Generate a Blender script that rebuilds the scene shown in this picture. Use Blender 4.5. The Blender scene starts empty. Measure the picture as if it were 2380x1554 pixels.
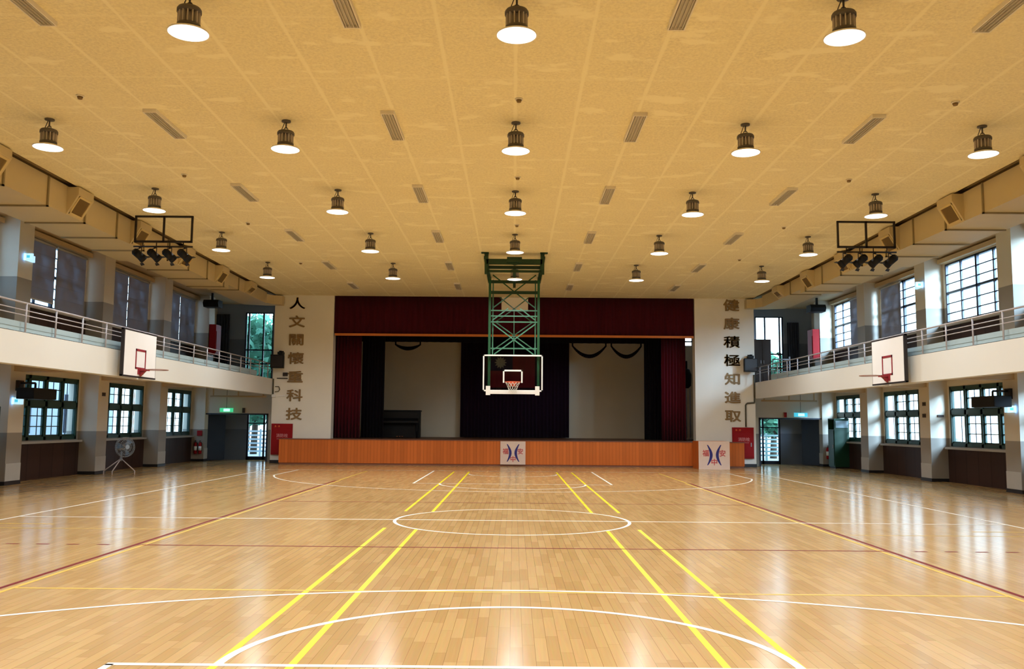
import bpy, bmesh, math, random
from mathutils import Vector, Matrix
random.seed(7)
S = bpy.context.scene
COL = S.collection
PI = math.pi

# ------------------------------------------------------------------ camera
W_PX, F_PX = 2380.0, 2068.6
cam_d = bpy.data.cameras.new('camera')
cam = bpy.data.objects.new('camera', cam_d)
COL.objects.link(cam)
cam_d.sensor_fit = 'HORIZONTAL'
cam_d.sensor_width = 36.0
cam_d.lens = 36.0 * F_PX / W_PX
cam_d.clip_start = 0.05
cam_d.clip_end = 500
_r = Vector((0.99996391, 0.00179911, 0.00830324))
_u = Vector((-0.00808316, -0.0994549, 0.99500924))
_f = Vector((-0.00261593, 0.99504044, 0.09943677))
cam.matrix_world = Matrix(((_r.x, _u.x, -_f.x, 0.0117), (_r.y, _u.y, -_f.y, 0.2323),
                           (_r.z, _u.z, -_f.z, 1.4715), (0, 0, 0, 1)))
S.camera = cam

# ------------------------------------------------------------------ world, exposure
SKY = 5.0
LAMP_W = 67.0          # watts per high bay lamp
LAMP_SPREAD = math.radians(163)
w = bpy.data.worlds.new('overcast_sky')
S.world = w
w.use_nodes = True
nt = w.node_tree
bg = nt.nodes['Background']
tc = nt.nodes.new('ShaderNodeTexCoord')
sep = nt.nodes.new('ShaderNodeSeparateXYZ')
ramp = nt.nodes.new('ShaderNodeValToRGB')
ramp.color_ramp.elements[0].position = 0.0
ramp.color_ramp.elements[0].color = (0.80, 0.92, 1.0, 1)
ramp.color_ramp.elements[1].position = 0.5
ramp.color_ramp.elements[1].color = (0.52, 0.72, 1.0, 1)
nt.links.new(tc.outputs['Generated'], sep.inputs[0])
nt.links.new(sep.outputs['Z'], ramp.inputs[0])
nt.links.new(ramp.outputs[0], bg.inputs['Color'])
bg.inputs['Strength'].default_value = SKY
S.view_settings.view_transform = 'Standard'
S.view_settings.look = 'None'
S.view_settings.gamma = 1.0
S.view_settings.exposure = 0.24
S.view_settings.use_curve_mapping = False
sun_d = bpy.data.lights.new('hazy_sun', 'SUN')
sun_d.energy = 17.0
sun_d.angle = math.radians(28)
sun_d.color = (0.64, 0.79, 1.0)
sun = bpy.data.objects.new('hazy_sun', sun_d)
COL.objects.link(sun)
sun.location = (30, -60, 30)
sun.rotation_euler = Vector((-0.45, 0.84, -0.30)).to_track_quat('-Z', 'Y').to_euler()
S.cycles.max_bounces = 9
S.cycles.diffuse_bounces = 6
S.cycles.glossy_bounces = 4
S.cycles.transparent_max_bounces = 12
S.cycles.use_denoising = True
S.cycles.sample_clamp_indirect = 8.0


# ------------------------------------------------------------------ materials
def lin(c):
    return tuple(((v / 255.0) / 12.92 if v / 255.0 <= 0.04045 else ((v / 255.0 + 0.055) / 1.055) ** 2.4) for v in c)


def base_mat(name):
    m = bpy.data.materials.new(name)
    m.use_nodes = True
    return m, m.node_tree, m.node_tree.nodes['Principled BSDF']


def mat(name, rgb, rough=0.5, metal=0.0, var=0.06, scale=6.0, spec=0.5, bump=0.0):
    """plain surface with a faint uneven tone"""
    m, t, b = base_mat(name)
    c = lin(rgb)
    b.inputs['Roughness'].default_value = rough
    b.inputs['Metallic'].default_value = metal
    b.inputs['Specular IOR Level'].default_value = spec
    co = t.nodes.new('ShaderNodeTexCoord')
    n = t.nodes.new('ShaderNodeTexNoise')
    n.inputs['Scale'].default_value = scale
    n.inputs['Detail'].default_value = 4
    mx = t.nodes.new('ShaderNodeMix')
    mx.data_type = 'RGBA'
    mx.inputs[6].default_value = tuple(max(0, v * (1 - var)) for v in c) + (1,)
    mx.inputs[7].default_value = tuple(min(1, v * (1 + var)) for v in c) + (1,)
    t.links.new(co.outputs['Object'], n.inputs['Vector'])
    t.links.new(n.outputs['Fac'], mx.inputs[0])
    t.links.new(mx.outputs[2], b.inputs['Base Color'])
    if bump:
        bp = t.nodes.new('ShaderNodeBump')
        bp.inputs['Strength'].default_value = bump
        bp.inputs['Distance'].default_value = 0.02
        t.links.new(n.outputs['Fac'], bp.inputs['Height'])
        t.links.new(bp.outputs[0], b.inputs['Normal'])
    return m


def emit_mat(name, rgb, strength):
    m, t, b = base_mat(name)
    b.inputs['Base Color'].default_value = lin(rgb) + (1,)
    b.inputs['Emission Color'].default_value = lin(rgb) + (1,)
    b.inputs['Emission Strength'].default_value = strength
    return m


def math_node(t, op, a=None, b=None):
    n = t.nodes.new('ShaderNodeMath')
    n.operation = op
    for i, v in enumerate((a, b)):
        if v is None:
            continue
        if isinstance(v, (int, float)):
            n.inputs[i].default_value = v
        else:
            t.links.new(v, n.inputs[i])
    return n.outputs[0]


def mix_col(t, fac, a, b, blend='MIX'):
    n = t.nodes.new('ShaderNodeMix')
    n.data_type = 'RGBA'
    n.blend_type = blend
    for i, v in ((0, fac), (6, a), (7, b)):
        if isinstance(v, (int, float)):
            n.inputs[i].default_value = v
        elif isinstance(v, tuple):
            n.inputs[i].default_value = v + (1,) if len(v) == 3 else v
        else:
            t.links.new(v, n.inputs[i])
    return n.outputs[2]


def wood_floor():
    m, t, b = base_mat('maple_plank_floor')
    co = t.nodes.new('ShaderNodeTexCoord')
    sp = t.nodes.new('ShaderNodeSeparateXYZ')
    t.links.new(co.outputs['Object'], sp.inputs[0])
    X, Y = sp.outputs['X'], sp.outputs['Y']
    row = math_node(t, 'FLOOR', math_node(t, 'DIVIDE', X, 0.082))
    wn = t.nodes.new('ShaderNodeTexWhiteNoise')
    wn.noise_dimensions = '1D'
    t.links.new(row, wn.inputs['W'])
    Y2 = math_node(t, 'ADD', Y, math_node(t, 'MULTIPLY', wn.outputs['Value'], 7.3))
    cb = t.nodes.new('ShaderNodeCombineXYZ')
    t.links.new(Y2, cb.inputs[0])
    t.links.new(math_node(t, 'ADD', X, 41.0), cb.inputs[1])
    br = t.nodes.new('ShaderNodeTexBrick')
    br.offset = 0.0
    br.inputs['Scale'].default_value = 1.0
    br.inputs['Brick Width'].default_value = 0.62
    br.inputs['Row Height'].default_value = 0.082
    br.inputs['Mortar Size'].default_value = 0.0016
    br.inputs['Mortar Smooth'].default_value = 0.2
    br.inputs['Bias'].default_value = 0.0
    br.inputs['Color1'].default_value = FLOOR_A + (1,)
    br.inputs['Color2'].default_value = FLOOR_B + (1,)
    br.inputs['Mortar'].default_value = FLOOR_M + (1,)
    t.links.new(cb.outputs[0], br.inputs['Vector'])
    # grain along the planks
    mp = t.nodes.new('ShaderNodeMapping')
    mp.inputs['Scale'].default_value = (60, 2.2, 1)
    t.links.new(co.outputs['Object'], mp.inputs[0])
    g = t.nodes.new('ShaderNodeTexNoise')
    g.inputs['Scale'].default_value = 1.0
    g.inputs['Detail'].default_value = 5
    t.links.new(mp.outputs[0], g.inputs['Vector'])
    c1 = mix_col(t, 0.16, br.outputs['Color'], g.outputs['Color'], 'OVERLAY')
    # broad wear
    g2 = t.nodes.new('ShaderNodeTexNoise')
    g2.inputs['Scale'].default_value = 0.55
    g2.inputs['Detail'].default_value = 3
    t.links.new(co.outputs['Object'], g2.inputs['Vector'])
    c2 = mix_col(t, math_node(t, 'MULTIPLY', g2.outputs['Fac'], 0.18), c1, (0.52, 0.34, 0.15), 'MIX')
    t.links.new(c2, b.inputs['Base Color'])
    b.inputs['Roughness'].default_value = 0.17
    b.inputs['Specular IOR Level'].default_value = 0.13
    return m


def ceiling_board():
    """painted wood-wool boards: mottled tan, smooth painted seams, blotches of plain paint"""
    m, t, b = base_mat('painted_ceiling_board')
    co = t.nodes.new('ShaderNodeTexCoord')
    sp = t.nodes.new('ShaderNodeSeparateXYZ')
    t.links.new(co.outputs['Object'], sp.inputs[0])
    X, Y = sp.outputs['X'], sp.outputs['Y']
    sp_n = t.nodes.new('ShaderNodeTexNoise')
    sp_n.inputs['Scale'].default_value = 26.0
    sp_n.inputs['Detail'].default_value = 6
    sp_n.inputs['Roughness'].default_value = 0.75
    t.links.new(co.outputs['Object'], sp_n.inputs['Vector'])
    r0 = t.nodes.new('ShaderNodeValToRGB')
    r0.color_ramp.elements[0].position = 0.34
    r0.color_ramp.elements[1].position = 0.60
    r0.color_ramp.elements[0].color = CEIL_D + (1,)
    r0.color_ramp.elements[1].color = CEIL_M + (1,)
    t.links.new(sp_n.outputs['Fac'], r0.inputs[0])
    # broad tone from board to board
    g = t.nodes.new('ShaderNodeTexNoise')
    g.inputs['Scale'].default_value = 0.9
    g.inputs['Detail'].default_value = 3
    t.links.new(co.outputs['Object'], g.inputs['Vector'])
    c = mix_col(t, math_node(t, 'MULTIPLY', g.outputs['Fac'], 0.7), r0.outputs[0], CEIL_M)
    # blotches of plain paint, wider than long
    mp = t.nodes.new('ShaderNodeMapping')
    mp.inputs['Scale'].default_value = (1.1, 2.3, 1)
    t.links.new(co.outputs['Object'], mp.inputs[0])
    bl = t.nodes.new('ShaderNodeTexNoise')
    bl.inputs['Scale'].default_value = 1.0
    bl.inputs['Detail'].default_value = 4
    bl.inputs['Roughness'].default_value = 0.6
    t.links.new(mp.outputs[0], bl.inputs['Vector'])
    r1 = t.nodes.new('ShaderNodeValToRGB')
    r1.color_ramp.elements[0].position = 0.575
    r1.color_ramp.elements[1].position = 0.625
    t.links.new(bl.outputs['Fac'], r1.inputs[0])
    # seams: every 0.9 m across, every 1.8 m along
    fx = math_node(t, 'ABSOLUTE', math_node(t, 'SUBTRACT', math_node(t, 'FRACT', math_node(t, 'ADD', math_node(t, 'DIVIDE', X, 0.9), 0.5)), 0.5))
    sn = t.nodes.new('ShaderNodeTexNoise')
    sn.inputs['Scale'].default_value = 1.6
    t.links.new(co.outputs['Object'], sn.inputs['Vector'])
    wdt = math_node(t, 'MULTIPLY', sn.outputs['Fac'], 0.075)
    sx = math_node(t, 'MAXIMUM', math_node(t, 'SUBTRACT', 1.0, math_node(t, 'DIVIDE', fx, wdt)), 0.0)
    sx = math_node(t, 'MINIMUM', math_node(t, 'MULTIPLY', sx, 1.8), 1.0)
    fy = math_node(t, 'ABSOLUTE', math_node(t, 'SUBTRACT', math_node(t, 'FRACT', math_node(t, 'DIVIDE', Y, 1.8)), 0.5))
    sy = math_node(t, 'LESS_THAN', fy, math_node(t, 'MULTIPLY', sn.outputs['Fac'], 0.028))
    paint = math_node(t, 'MAXIMUM', math_node(t, 'MAXIMUM', math_node(t, 'MULTIPLY', sx, 0.8), math_node(t, 'MULTIPLY', sy, 0.35)), math_node(t, 'MULTIPLY', r1.outputs[0], 0.85))
    c = mix_col(t, paint, c, CEIL_P)
    t.links.new(c, b.inputs['Base Color'])
    b.inputs['Roughness'].default_value = 0.85
    b.inputs['Specular IOR Level'].default_value = 0.2
    return m


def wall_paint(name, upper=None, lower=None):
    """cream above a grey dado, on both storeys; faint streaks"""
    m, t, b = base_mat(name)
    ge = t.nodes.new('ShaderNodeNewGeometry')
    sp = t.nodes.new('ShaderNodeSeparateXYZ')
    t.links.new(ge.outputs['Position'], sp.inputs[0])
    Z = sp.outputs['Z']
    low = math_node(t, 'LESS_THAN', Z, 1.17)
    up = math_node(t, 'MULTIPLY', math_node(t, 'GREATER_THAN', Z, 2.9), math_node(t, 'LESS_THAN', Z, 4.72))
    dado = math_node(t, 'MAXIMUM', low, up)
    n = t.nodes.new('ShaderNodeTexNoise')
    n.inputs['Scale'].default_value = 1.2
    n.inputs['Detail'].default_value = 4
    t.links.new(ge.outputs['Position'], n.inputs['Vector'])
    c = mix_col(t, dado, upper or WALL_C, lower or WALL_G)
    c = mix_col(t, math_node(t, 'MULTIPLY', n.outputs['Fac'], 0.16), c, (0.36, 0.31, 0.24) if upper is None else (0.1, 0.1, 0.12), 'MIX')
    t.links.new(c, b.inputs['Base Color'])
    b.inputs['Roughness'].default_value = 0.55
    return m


def cloth_mat(name, rgb, rough=0.9):
    m, t, b = base_mat(name)
    c = lin(rgb)
    co = t.nodes.new('ShaderNodeTexCoord')
    mp = t.nodes.new('ShaderNodeMapping')
    mp.inputs['Scale'].default_value = (9, 9, 0.4)
    n = t.nodes.new('ShaderNodeTexNoise')
    n.inputs['Scale'].default_value = 1.5
    t.links.new(co.outputs['Object'], mp.inputs[0])
    t.links.new(mp.outputs[0], n.inputs['Vector'])
    t.links.new(mix_col(t, n.outputs['Fac'], tuple(v * 0.75 for v in c), tuple(min(1, v * 1.25) for v in c)), b.inputs['Base Color'])
    b.inputs['Roughness'].default_value = rough
    b.inputs['Sheen Weight'].default_value = 0.04
    b.inputs['Specular IOR Level'].default_value = 0.15
    return m


def panel_wood(name, rgb, period=0.115, dark=0.55):
    """vertical board strips along X"""
    m, t, b = base_mat(name)
    c = lin(rgb)
    co = t.nodes.new('ShaderNodeTexCoord')
    sp = t.nodes.new('ShaderNodeSeparateXYZ')
    t.links.new(co.outputs['Object'], sp.inputs[0])
    q = math_node(t, 'ADD', sp.outputs['X'], sp.outputs['Y'])
    fr = math_node(t, 'FRACT', math_node(t, 'DIVIDE', q, period))
    fl = math_node(t, 'FLOOR', math_node(t, 'DIVIDE', q, period))
    wn = t.nodes.new('ShaderNodeTexWhiteNoise')
    wn.noise_dimensions = '1D'
    t.links.new(fl, wn.inputs['W'])
    mp = t.nodes.new('ShaderNodeMapping')
    mp.inputs['Scale'].default_value = (30, 30, 1.6)
    t.links.new(co.outputs['Object'], mp.inputs[0])
    n = t.nodes.new('ShaderNodeTexNoise')
    n.inputs['Scale'].default_value = 1.0
    t.links.new(mp.outputs[0], n.inputs['Vector'])
    a = math_node(t, 'ADD', math_node(t, 'MULTIPLY', wn.outputs['Value'], 0.6), math_node(t, 'MULTIPLY', n.outputs['Fac'], 0.4))
    cc = mix_col(t, a, tuple(v * 0.82 for v in c), tuple(min(1, v * 1.15) for v in c))
    cc = mix_col(t, math_node(t, 'LESS_THAN', fr, 0.07), cc, tuple(v * dark for v in c))
    t.links.new(cc, b.inputs['Base Color'])
    b.inputs['Roughness'].default_value = 0.5
    b.inputs['Specular IOR Level'].default_value = 0.15
    return m


def blind_mat():
    m, t, b = base_mat('grey_roller_blind_fabric')
    b.inputs['Base Color'].default_value = lin((150, 145, 142)) + (1,)
    b.inputs['Roughness'].default_value = 0.9
    tr = t.nodes.new('ShaderNodeBsdfTranslucent')
    tr.inputs[0].default_value = lin((170, 166, 170)) + (1,)
    mx = t.nodes.new('ShaderNodeMixShader')
    co = t.nodes.new('ShaderNodeTexCoord')
    n = t.nodes.new('ShaderNodeTexNoise')
    n.inputs['Scale'].default_value = 2.5
    t.links.new(co.outputs['Object'], n.inputs['Vector'])
    t.links.new(math_node(t, 'MULTIPLY', n.outputs['Fac'], 0.75), mx.inputs[0])
    out = t.nodes['Material Output']
    t.links.new(b.outputs[0], mx.inputs[1])
    t.links.new(tr.outputs[0], mx.inputs[2])
    t.links.new(mx.outputs[0], out.inputs[0])
    return m


def glass_mat(name, tint=(0.9, 0.97, 0.98), refl=0.10, alpha=0.03):
    m = bpy.data.materials.new(name)
    m.use_nodes = True
    t = m.node_tree
    t.nodes.clear()
    out = t.nodes.new('ShaderNodeOutputMaterial')
    tr = t.nodes.new('ShaderNodeBsdfTransparent')
    tr.inputs[0].default_value = tint + (1,)
    gl = t.nodes.new('ShaderNodeBsdfGlossy')
    gl.inputs['Roughness'].default_value = 0.05
    fr = t.nodes.new('ShaderNodeFresnel')
    fr.inputs[0].default_value = 1.45
    mx = t.nodes.new('ShaderNodeMixShader')
    ge = t.nodes.new('ShaderNodeNewGeometry')
    front = math_node(t, 'SUBTRACT', 1.0, ge.outputs['Backfacing'])
    t.links.new(math_node(t, 'MULTIPLY', math_node(t, 'MULTIPLY', fr.outputs[0], front), refl * 8), mx.inputs[0])
    t.links.new(tr.outputs[0], mx.inputs[1])
    t.links.new(gl.outputs[0], mx.inputs[2])
    t.links.new(mx.outputs[0], out.inputs[0])
    return m


FLOOR_A, FLOOR_B, FLOOR_M = (0.56, 0.36, 0.152), (0.455, 0.275, 0.106), (0.24, 0.13, 0.055)
CEIL_D, CEIL_M, CEIL_P = (0.64, 0.565, 0.37), (0.88, 0.80, 0.52), (0.92, 0.855, 0.59)
WALL_C, WALL_G = (0.72, 0.66, 0.54), (0.30, 0.275, 0.235)

M = dict(
    floor=wood_floor(), ceiling=ceiling_board(), wall=wall_paint('two_tone_wall_paint'),
    line_white=mat('white_court_paint', (236, 232, 222), 0.4, spec=0.2), line_yellow=mat('yellow_court_paint', (226, 206, 36), 0.4, spec=0.2),
    line_red=mat('dark_red_court_paint', (112, 22, 24), 0.5, spec=0.12), line_pale=mat('worn_yellow_court_paint', (214, 178, 78), 0.4, spec=0.2),
    cream=mat('cream_wall_paint', (238, 235, 224), 0.6, var=0.04, scale=1.5), balcony=mat('white_balcony_paint', (214, 214, 208), 0.6, var=0.03, scale=1.2),
    soffit=mat('tan_soffit_paint', (196, 172, 132), 0.7), rooftop=mat('dark_roof_deck', (70, 62, 50), 0.9),
    wainscot=panel_wood('dark_brown_wainscot', (58, 40, 34), 0.6, 0.6), sill=mat('grey_stone_sill', (170, 166, 158), 0.5),
    skirt=mat('black_skirting', (26, 26, 30), 0.5), pad=mat('pale_grey_pillar_base', (176, 172, 164), 0.6),
    green_frame=mat('dark_green_window_paint', (20, 62, 54), 0.4), navy_frame=mat('dark_steel_window_frame', (30, 38, 56), 0.4, 0.3),
    glass=glass_mat('window_glass', (0.86, 0.95, 0.98), 0.08), board_glass=glass_mat('backboard_glass', (0.80, 0.84, 0.84), 0.12),
    blind=blind_mat(), duct=mat('cream_painted_duct', (206, 190, 148), 0.55, var=0.05, scale=2),
    flange=mat('duct_flange_paint', (150, 136, 102), 0.6), grille=mat('brown_grille', (128, 104, 62), 0.6),
    grille_rim=mat('pale_grille_rim', (216, 196, 140), 0.5), steel=mat('brushed_rail_steel', (168, 165, 170), 0.4, 0.15),
    kerb=mat('blue_grey_kerb_paint', (156, 176, 182), 0.5), black=mat('black_plastic', (12, 12, 15), 0.6, spec=0.3), blackmetal=mat('black_painted_steel', (30, 22, 22), 0.5),
    red_cab=mat('red_enamel', (150, 18, 24), 0.6, spec=0.2), white=mat('white_enamel', (236, 236, 232), 0.4), stage_wood=panel_wood('orange_stage_panelling', (202, 108, 48)),
    stage_edge=mat('brown_stage_nosing', (126, 76, 54), 0.5), stage_top=mat('dark_stage_boards', (96, 60, 36), 0.5), tan_wall=mat('beige_stage_wall', (208, 194, 168), 0.8, var=0.05, scale=0.8),
    maroon=cloth_mat('maroon_velvet', (66, 10, 26)), red_cloth=cloth_mat('red_velvet', (84, 12, 28)), black_cloth=cloth_mat('black_velvet', (15, 10, 19)),
    purple_cloth=cloth_mat('dark_plum_velvet', (30, 7, 24)), gold=mat('orange_gold_braid', (206, 120, 52), 0.6), grey_cloth=cloth_mat('slate_curtain', (72, 80, 96)),
    green_steel=mat('green_painted_steel', (26, 86, 52), 0.4), green_dark=mat('dark_green_steel', (16, 56, 34), 0.45), green_light=mat('light_green_steel', (72, 130, 104), 0.4),
    orange=mat('orange_rim_paint', (214, 88, 48), 0.4), net=mat('white_net_cord', (220, 216, 208), 0.8), rim_red=mat('dark_red_paint', (142, 32, 44), 0.5),
    rim_brown=mat('rusty_rim_paint', (150, 116, 104), 0.6), white_board=mat('white_backboard_paint', (240, 240, 240), 0.4, var=0.02), lamp_case=mat('brown_grey_lamp_casting', (88, 82, 76), 0.5),
    lamp_fin=mat('lamp_fin_metal', (188, 180, 172), 0.5), lamp_dish=mat('white_lamp_dish', (244, 240, 230), 0.4), lamp=emit_mat('lamp_diffuser', (255, 252, 244), 3.0),
    vent=mat('grey_vent_casing', (228, 222, 208), 0.6), vent_dark=mat('vent_louver', (196, 190, 178), 0.6), sign_green=emit_mat('lit_green_sign', (60, 190, 130), 0.9),
    sign_blue=emit_mat('lit_pale_blue_sign', (176, 222, 250), 0.9), sign_cyan=emit_mat('lit_cyan_sign', (70, 190, 220), 0.8), sign_pale=emit_mat('lit_white_legend', (190, 240, 230), 0.95),
    bronze=mat('bronze_lettering', (138, 110, 66), 0.6), blue_ink=mat('navy_blue_print', (38, 32, 112), 0.5), red_ink=mat('red_print', (190, 62, 66), 0.5), logo_board=mat('pale_pink_board', (222, 196, 178), 0.5),
    pale_text=mat('pale_cabinet_lettering', (206, 130, 130), 0.5), slate=mat('slate_door_paint', (44, 50, 66), 0.4), shaded_blue_wall=wall_paint('wall_paint_in_blue_shade', (0.26, 0.32, 0.42), (0.16, 0.20, 0.27)),  # recess walls: hall paint, with dimness and blue daylight put into the colour
    locker=mat('green_locker_paint', (24, 66, 46), 0.45), chrome=mat('grey_fan_guard', (150, 160, 170), 0.35, 0.5), blue_blade=mat('blue_fan_blade', (90, 120, 150), 0.4), white_leg=mat('pale_tripod_paint', (190, 176, 172), 0.45),
    brown_box=mat('brown_cupboard', (66, 54, 50), 0.6), conduit=mat('olive_grey_conduit', (84, 80, 62), 0.5), gum=mat('foam_pad', (232, 228, 222), 0.6),
    leaf=mat('tree_leaves', (66, 120, 92), 0.7, var=0.35, scale=3), bark=mat('tree_bark', (70, 56, 44), 0.9), ground=mat('outdoor_paving', (190, 190, 186), 0.8),
    facade=mat('pale_grey_render', (196, 206, 214), 0.8, scale=0.6), fence_dark=mat('grey_green_fence_rail', (84, 108, 104), 0.6), fence=mat('pale_fence_rail', (176, 190, 196), 0.5), flag_red=cloth_mat('flag_red', (112, 18, 34)), flag_blue=cloth_mat('flag_blue', (24, 24, 58)), flag_sun=cloth_mat('flag_sun', (150, 148, 132)),
)


# ------------------------------------------------------------------ mesh helpers
class B:
    """collects shapes in world coordinates; build() links them as ONE mesh object"""

    def __init__(self):
        self.bm = bmesh.new()

    def face(self, pts, mi=0):
        vs = [self.bm.verts.new(p) for p in pts]
        f = self.bm.faces.new(vs)
        f.material_index = mi
        return f

    def box(self, x0, x1, y0, y1, z0, z1, mi=0):
        x0, x1 = min(x0, x1), max(x0, x1)
        y0, y1 = min(y0, y1), max(y0, y1)
        z0, z1 = min(z0, z1), max(z0, z1)
        v = [self.bm.verts.new(p) for p in ((x0, y0, z0), (x1, y0, z0), (x1, y1, z0), (x0, y1, z0), (x0, y0, z1), (x1, y0, z1), (x1, y1, z1), (x0, y1, z1))]
        for q in ((3, 2, 1, 0), (4, 5, 6, 7), (0, 1, 5, 4), (1, 2, 6, 5), (2, 3, 7, 6), (3, 0, 4, 7)):
            self.bm.faces.new([v[i] for i in q]).material_index = mi
        return self

    def tube(self, a, b, r, seg=8, mi=0, r2=None, caps=True):
        a, b = Vector(a), Vector(b)
        d = (b - a).normalized()
        h = Vector((0, 0, 1)) if abs(d.z) < 0.9 else Vector((1, 0, 0))
        u = d.cross(h).normalized()
        v = d.cross(u)
        r2 = r if r2 is None else r2
        A = [self.bm.verts.new(a + (u * math.cos(2 * PI * i / seg) + v * math.sin(2 * PI * i / seg)) * r) for i in range(seg)]
        Bv = [self.bm.verts.new(b + (u * math.cos(2 * PI * i / seg) + v * math.sin(2 * PI * i / seg)) * r2) for i in range(seg)]
        for i in range(seg):
            j = (i + 1) % seg
            f = self.bm.faces.new((A[i], A[j], Bv[j], Bv[i]))
            f.material_index = mi
            f.smooth = seg > 4
        if caps:
            self.bm.faces.new(A[::-1]).material_index = mi
            self.bm.faces.new(Bv).material_index = mi
        return self

    def path(self, pts, r, seg=8, mi=0):
        for a, b in zip(pts[:-1], pts[1:]):
            self.tube(a, b, r, seg, mi)
        return self

    def beam(self, a, b, w_, h_, mi=0):
        """square bar from a to b"""
        a, b = Vector(a), Vector(b)
        d = (b - a).normalized()
        hh = Vector((0, 1, 0)) if abs(d.y) < 0.9 else Vector((0, 0, 1))
        u = d.cross(hh).normalized() * w_ / 2
        v = d.cross(u).normalized() * h_ / 2
        P = [self.bm.verts.new(q + s1 * u + s2 * v) for q in (a, b) for s1, s2 in ((-1, -1), (1, -1), (1, 1), (-1, 1))]
        for q in ((3, 2, 1, 0), (4, 5, 6, 7), (0, 1, 5, 4), (1, 2, 6, 5), (2, 3, 7, 6), (3, 0, 4, 7)):
            self.bm.faces.new([P[i] for i in q]).material_index = mi
        return self

    def lathe(self, prof, c, seg=24, mi=0, axis='z', close=False):
        c = Vector(c)
        rings = []
        for r, z in prof:
            ring = []
            for i in range(seg):
                a = 2 * PI * i / seg
                if axis == 'z':
                    p = (r * math.cos(a), r * math.sin(a), z)
                elif axis == 'y':
                    p = (r * math.cos(a), z, r * math.sin(a))
                else:
                    p = (z, r * math.cos(a), r * math.sin(a))
                ring.append(self.bm.verts.new(c + Vector(p)))
            rings.append(ring)
        for A, Bv in zip(rings[:-1], rings[1:]):
            for i in range(seg):
                j = (i + 1) % seg
                f = self.bm.faces.new((A[i], A[j], Bv[j], Bv[i]))
                f.material_index = mi
                f.smooth = True
        if prof[0][0] > 1e-4:
            self.bm.faces.new(rings[0][::-1]).material_index = mi
        if prof[-1][0] > 1e-4:
            self.bm.faces.new(rings[-1]).material_index = mi
        return self

    def torus(self, c, R, r, seg=32, sub=8, axis='z', mi=0, sx=1.0):
        c = Vector(c)
        rings = []
        for i in range(seg):
            a = 2 * PI * i / seg
            ring = []
            for j in range(sub):
                q = 2 * PI * j / sub
                x, y, z = (R + r * math.cos(q)) * math.cos(a), (R + r * math.cos(q)) * math.sin(a) * sx, r * math.sin(q)
                p = (x, y, z) if axis == 'z' else ((x, z, y) if axis == 'y' else (z, x, y))
                ring.append(self.bm.verts.new(c + Vector(p)))
            rings.append(ring)
        for i in range(seg):
            A, Bv = rings[i], rings[(i + 1) % seg]
            for j in range(sub):
                k = (j + 1) % sub
                f = self.bm.faces.new((A[j], A[k], Bv[k], Bv[j]))
                f.material_index = mi
                f.smooth = True
        return self

    def prism(self, poly, a0, a1, axis='x', mi=0):
        """polygon of (p,q) pairs pushed along an axis: x -> (y,z), y -> (x,z), z -> (x,y)"""
        def P(t, p):
            return (t, p[0], p[1]) if axis == 'x' else ((p[0], t, p[1]) if axis == 'y' else (p[0], p[1], t))
        A = [self.bm.verts.new(P(a0, p)) for p in poly]
        Bv = [self.bm.verts.new(P(a1, p)) for p in poly]
        n = len(poly)
        for i in range(n):
            j = (i + 1) % n
            self.bm.faces.new((A[i], A[j], Bv[j], Bv[i])).material_index = mi
        self.bm.faces.new(A[::-1]).material_index = mi
        self.bm.faces.new(Bv).material_index = mi
        return self

    def build(self, name, mats, parent=None, bevel=0.0, org=None, fix=True):
        if not isinstance(mats, (list, tuple)):
            mats = [mats]
        if fix:
            bmesh.ops.recalc_face_normals(self.bm, faces=self.bm.faces)
        if org is None:
            org = Vector(parent.get('_org', (0, 0, 0))) if parent else Vector((0, 0, 0))
        org = Vector(org)
        for v in self.bm.verts:
            v.co -= org
        me = bpy.data.meshes.new(name)
        self.bm.to_mesh(me)
        self.bm.free()
        for m in mats:
            me.materials.append(M[m] if isinstance(m, str) else m)
        o = bpy.data.objects.new(name, me)
        COL.objects.link(o)
        if parent:
            o.parent = parent
            po = Vector(parent.get('_org', (0, 0, 0)))
            o.location = org - po
        else:
            o.location = org
        o['_org'] = tuple(org)
        if bevel:
            bv = o.modifiers.new('bevel', 'BEVEL')
            bv.width = bevel
            bv.segments = 2
            bv.limit_method = 'ANGLE'
        return o


def tag(o, label, cat, group=None, kind=None):
    o['label'] = label
    o['category'] = cat
    if group:
        o['group'] = group
    if kind:
        o['kind'] = kind
    return o


def thing(name, label, cat, loc, group=None):
    o = bpy.data.objects.new(name, None)
    o.empty_display_size = 0.1
    COL.objects.link(o)
    o.location = loc
    o['_org'] = tuple(loc)
    return tag(o, label, cat, group)


def struct(o, label=None):
    o['kind'] = 'structure'
    if label:
        o['label'] = label
    return o


def struct_root(name, loc=(0, 0, 0)):
    o = bpy.data.objects.new(name, None)
    COL.objects.link(o)
    o.location = loc
    o['_org'] = tuple(loc)
    o['kind'] = 'structure'
    return o


def dup(root, delta, label, group=None):
    """a copy of a thing with copies of its parts and their sub-parts"""
    r = root.copy()
    COL.objects.link(r)
    r.location = root.location + Vector(delta)
    r['label'] = label
    if group:
        r['group'] = group

    def kids(src, dst):
        for ch in [o for o in src.children]:
            c = ch.copy()
            COL.objects.link(c)
            c.parent = dst
            kids(ch, c)
    kids(root, r)
    return r


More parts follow.
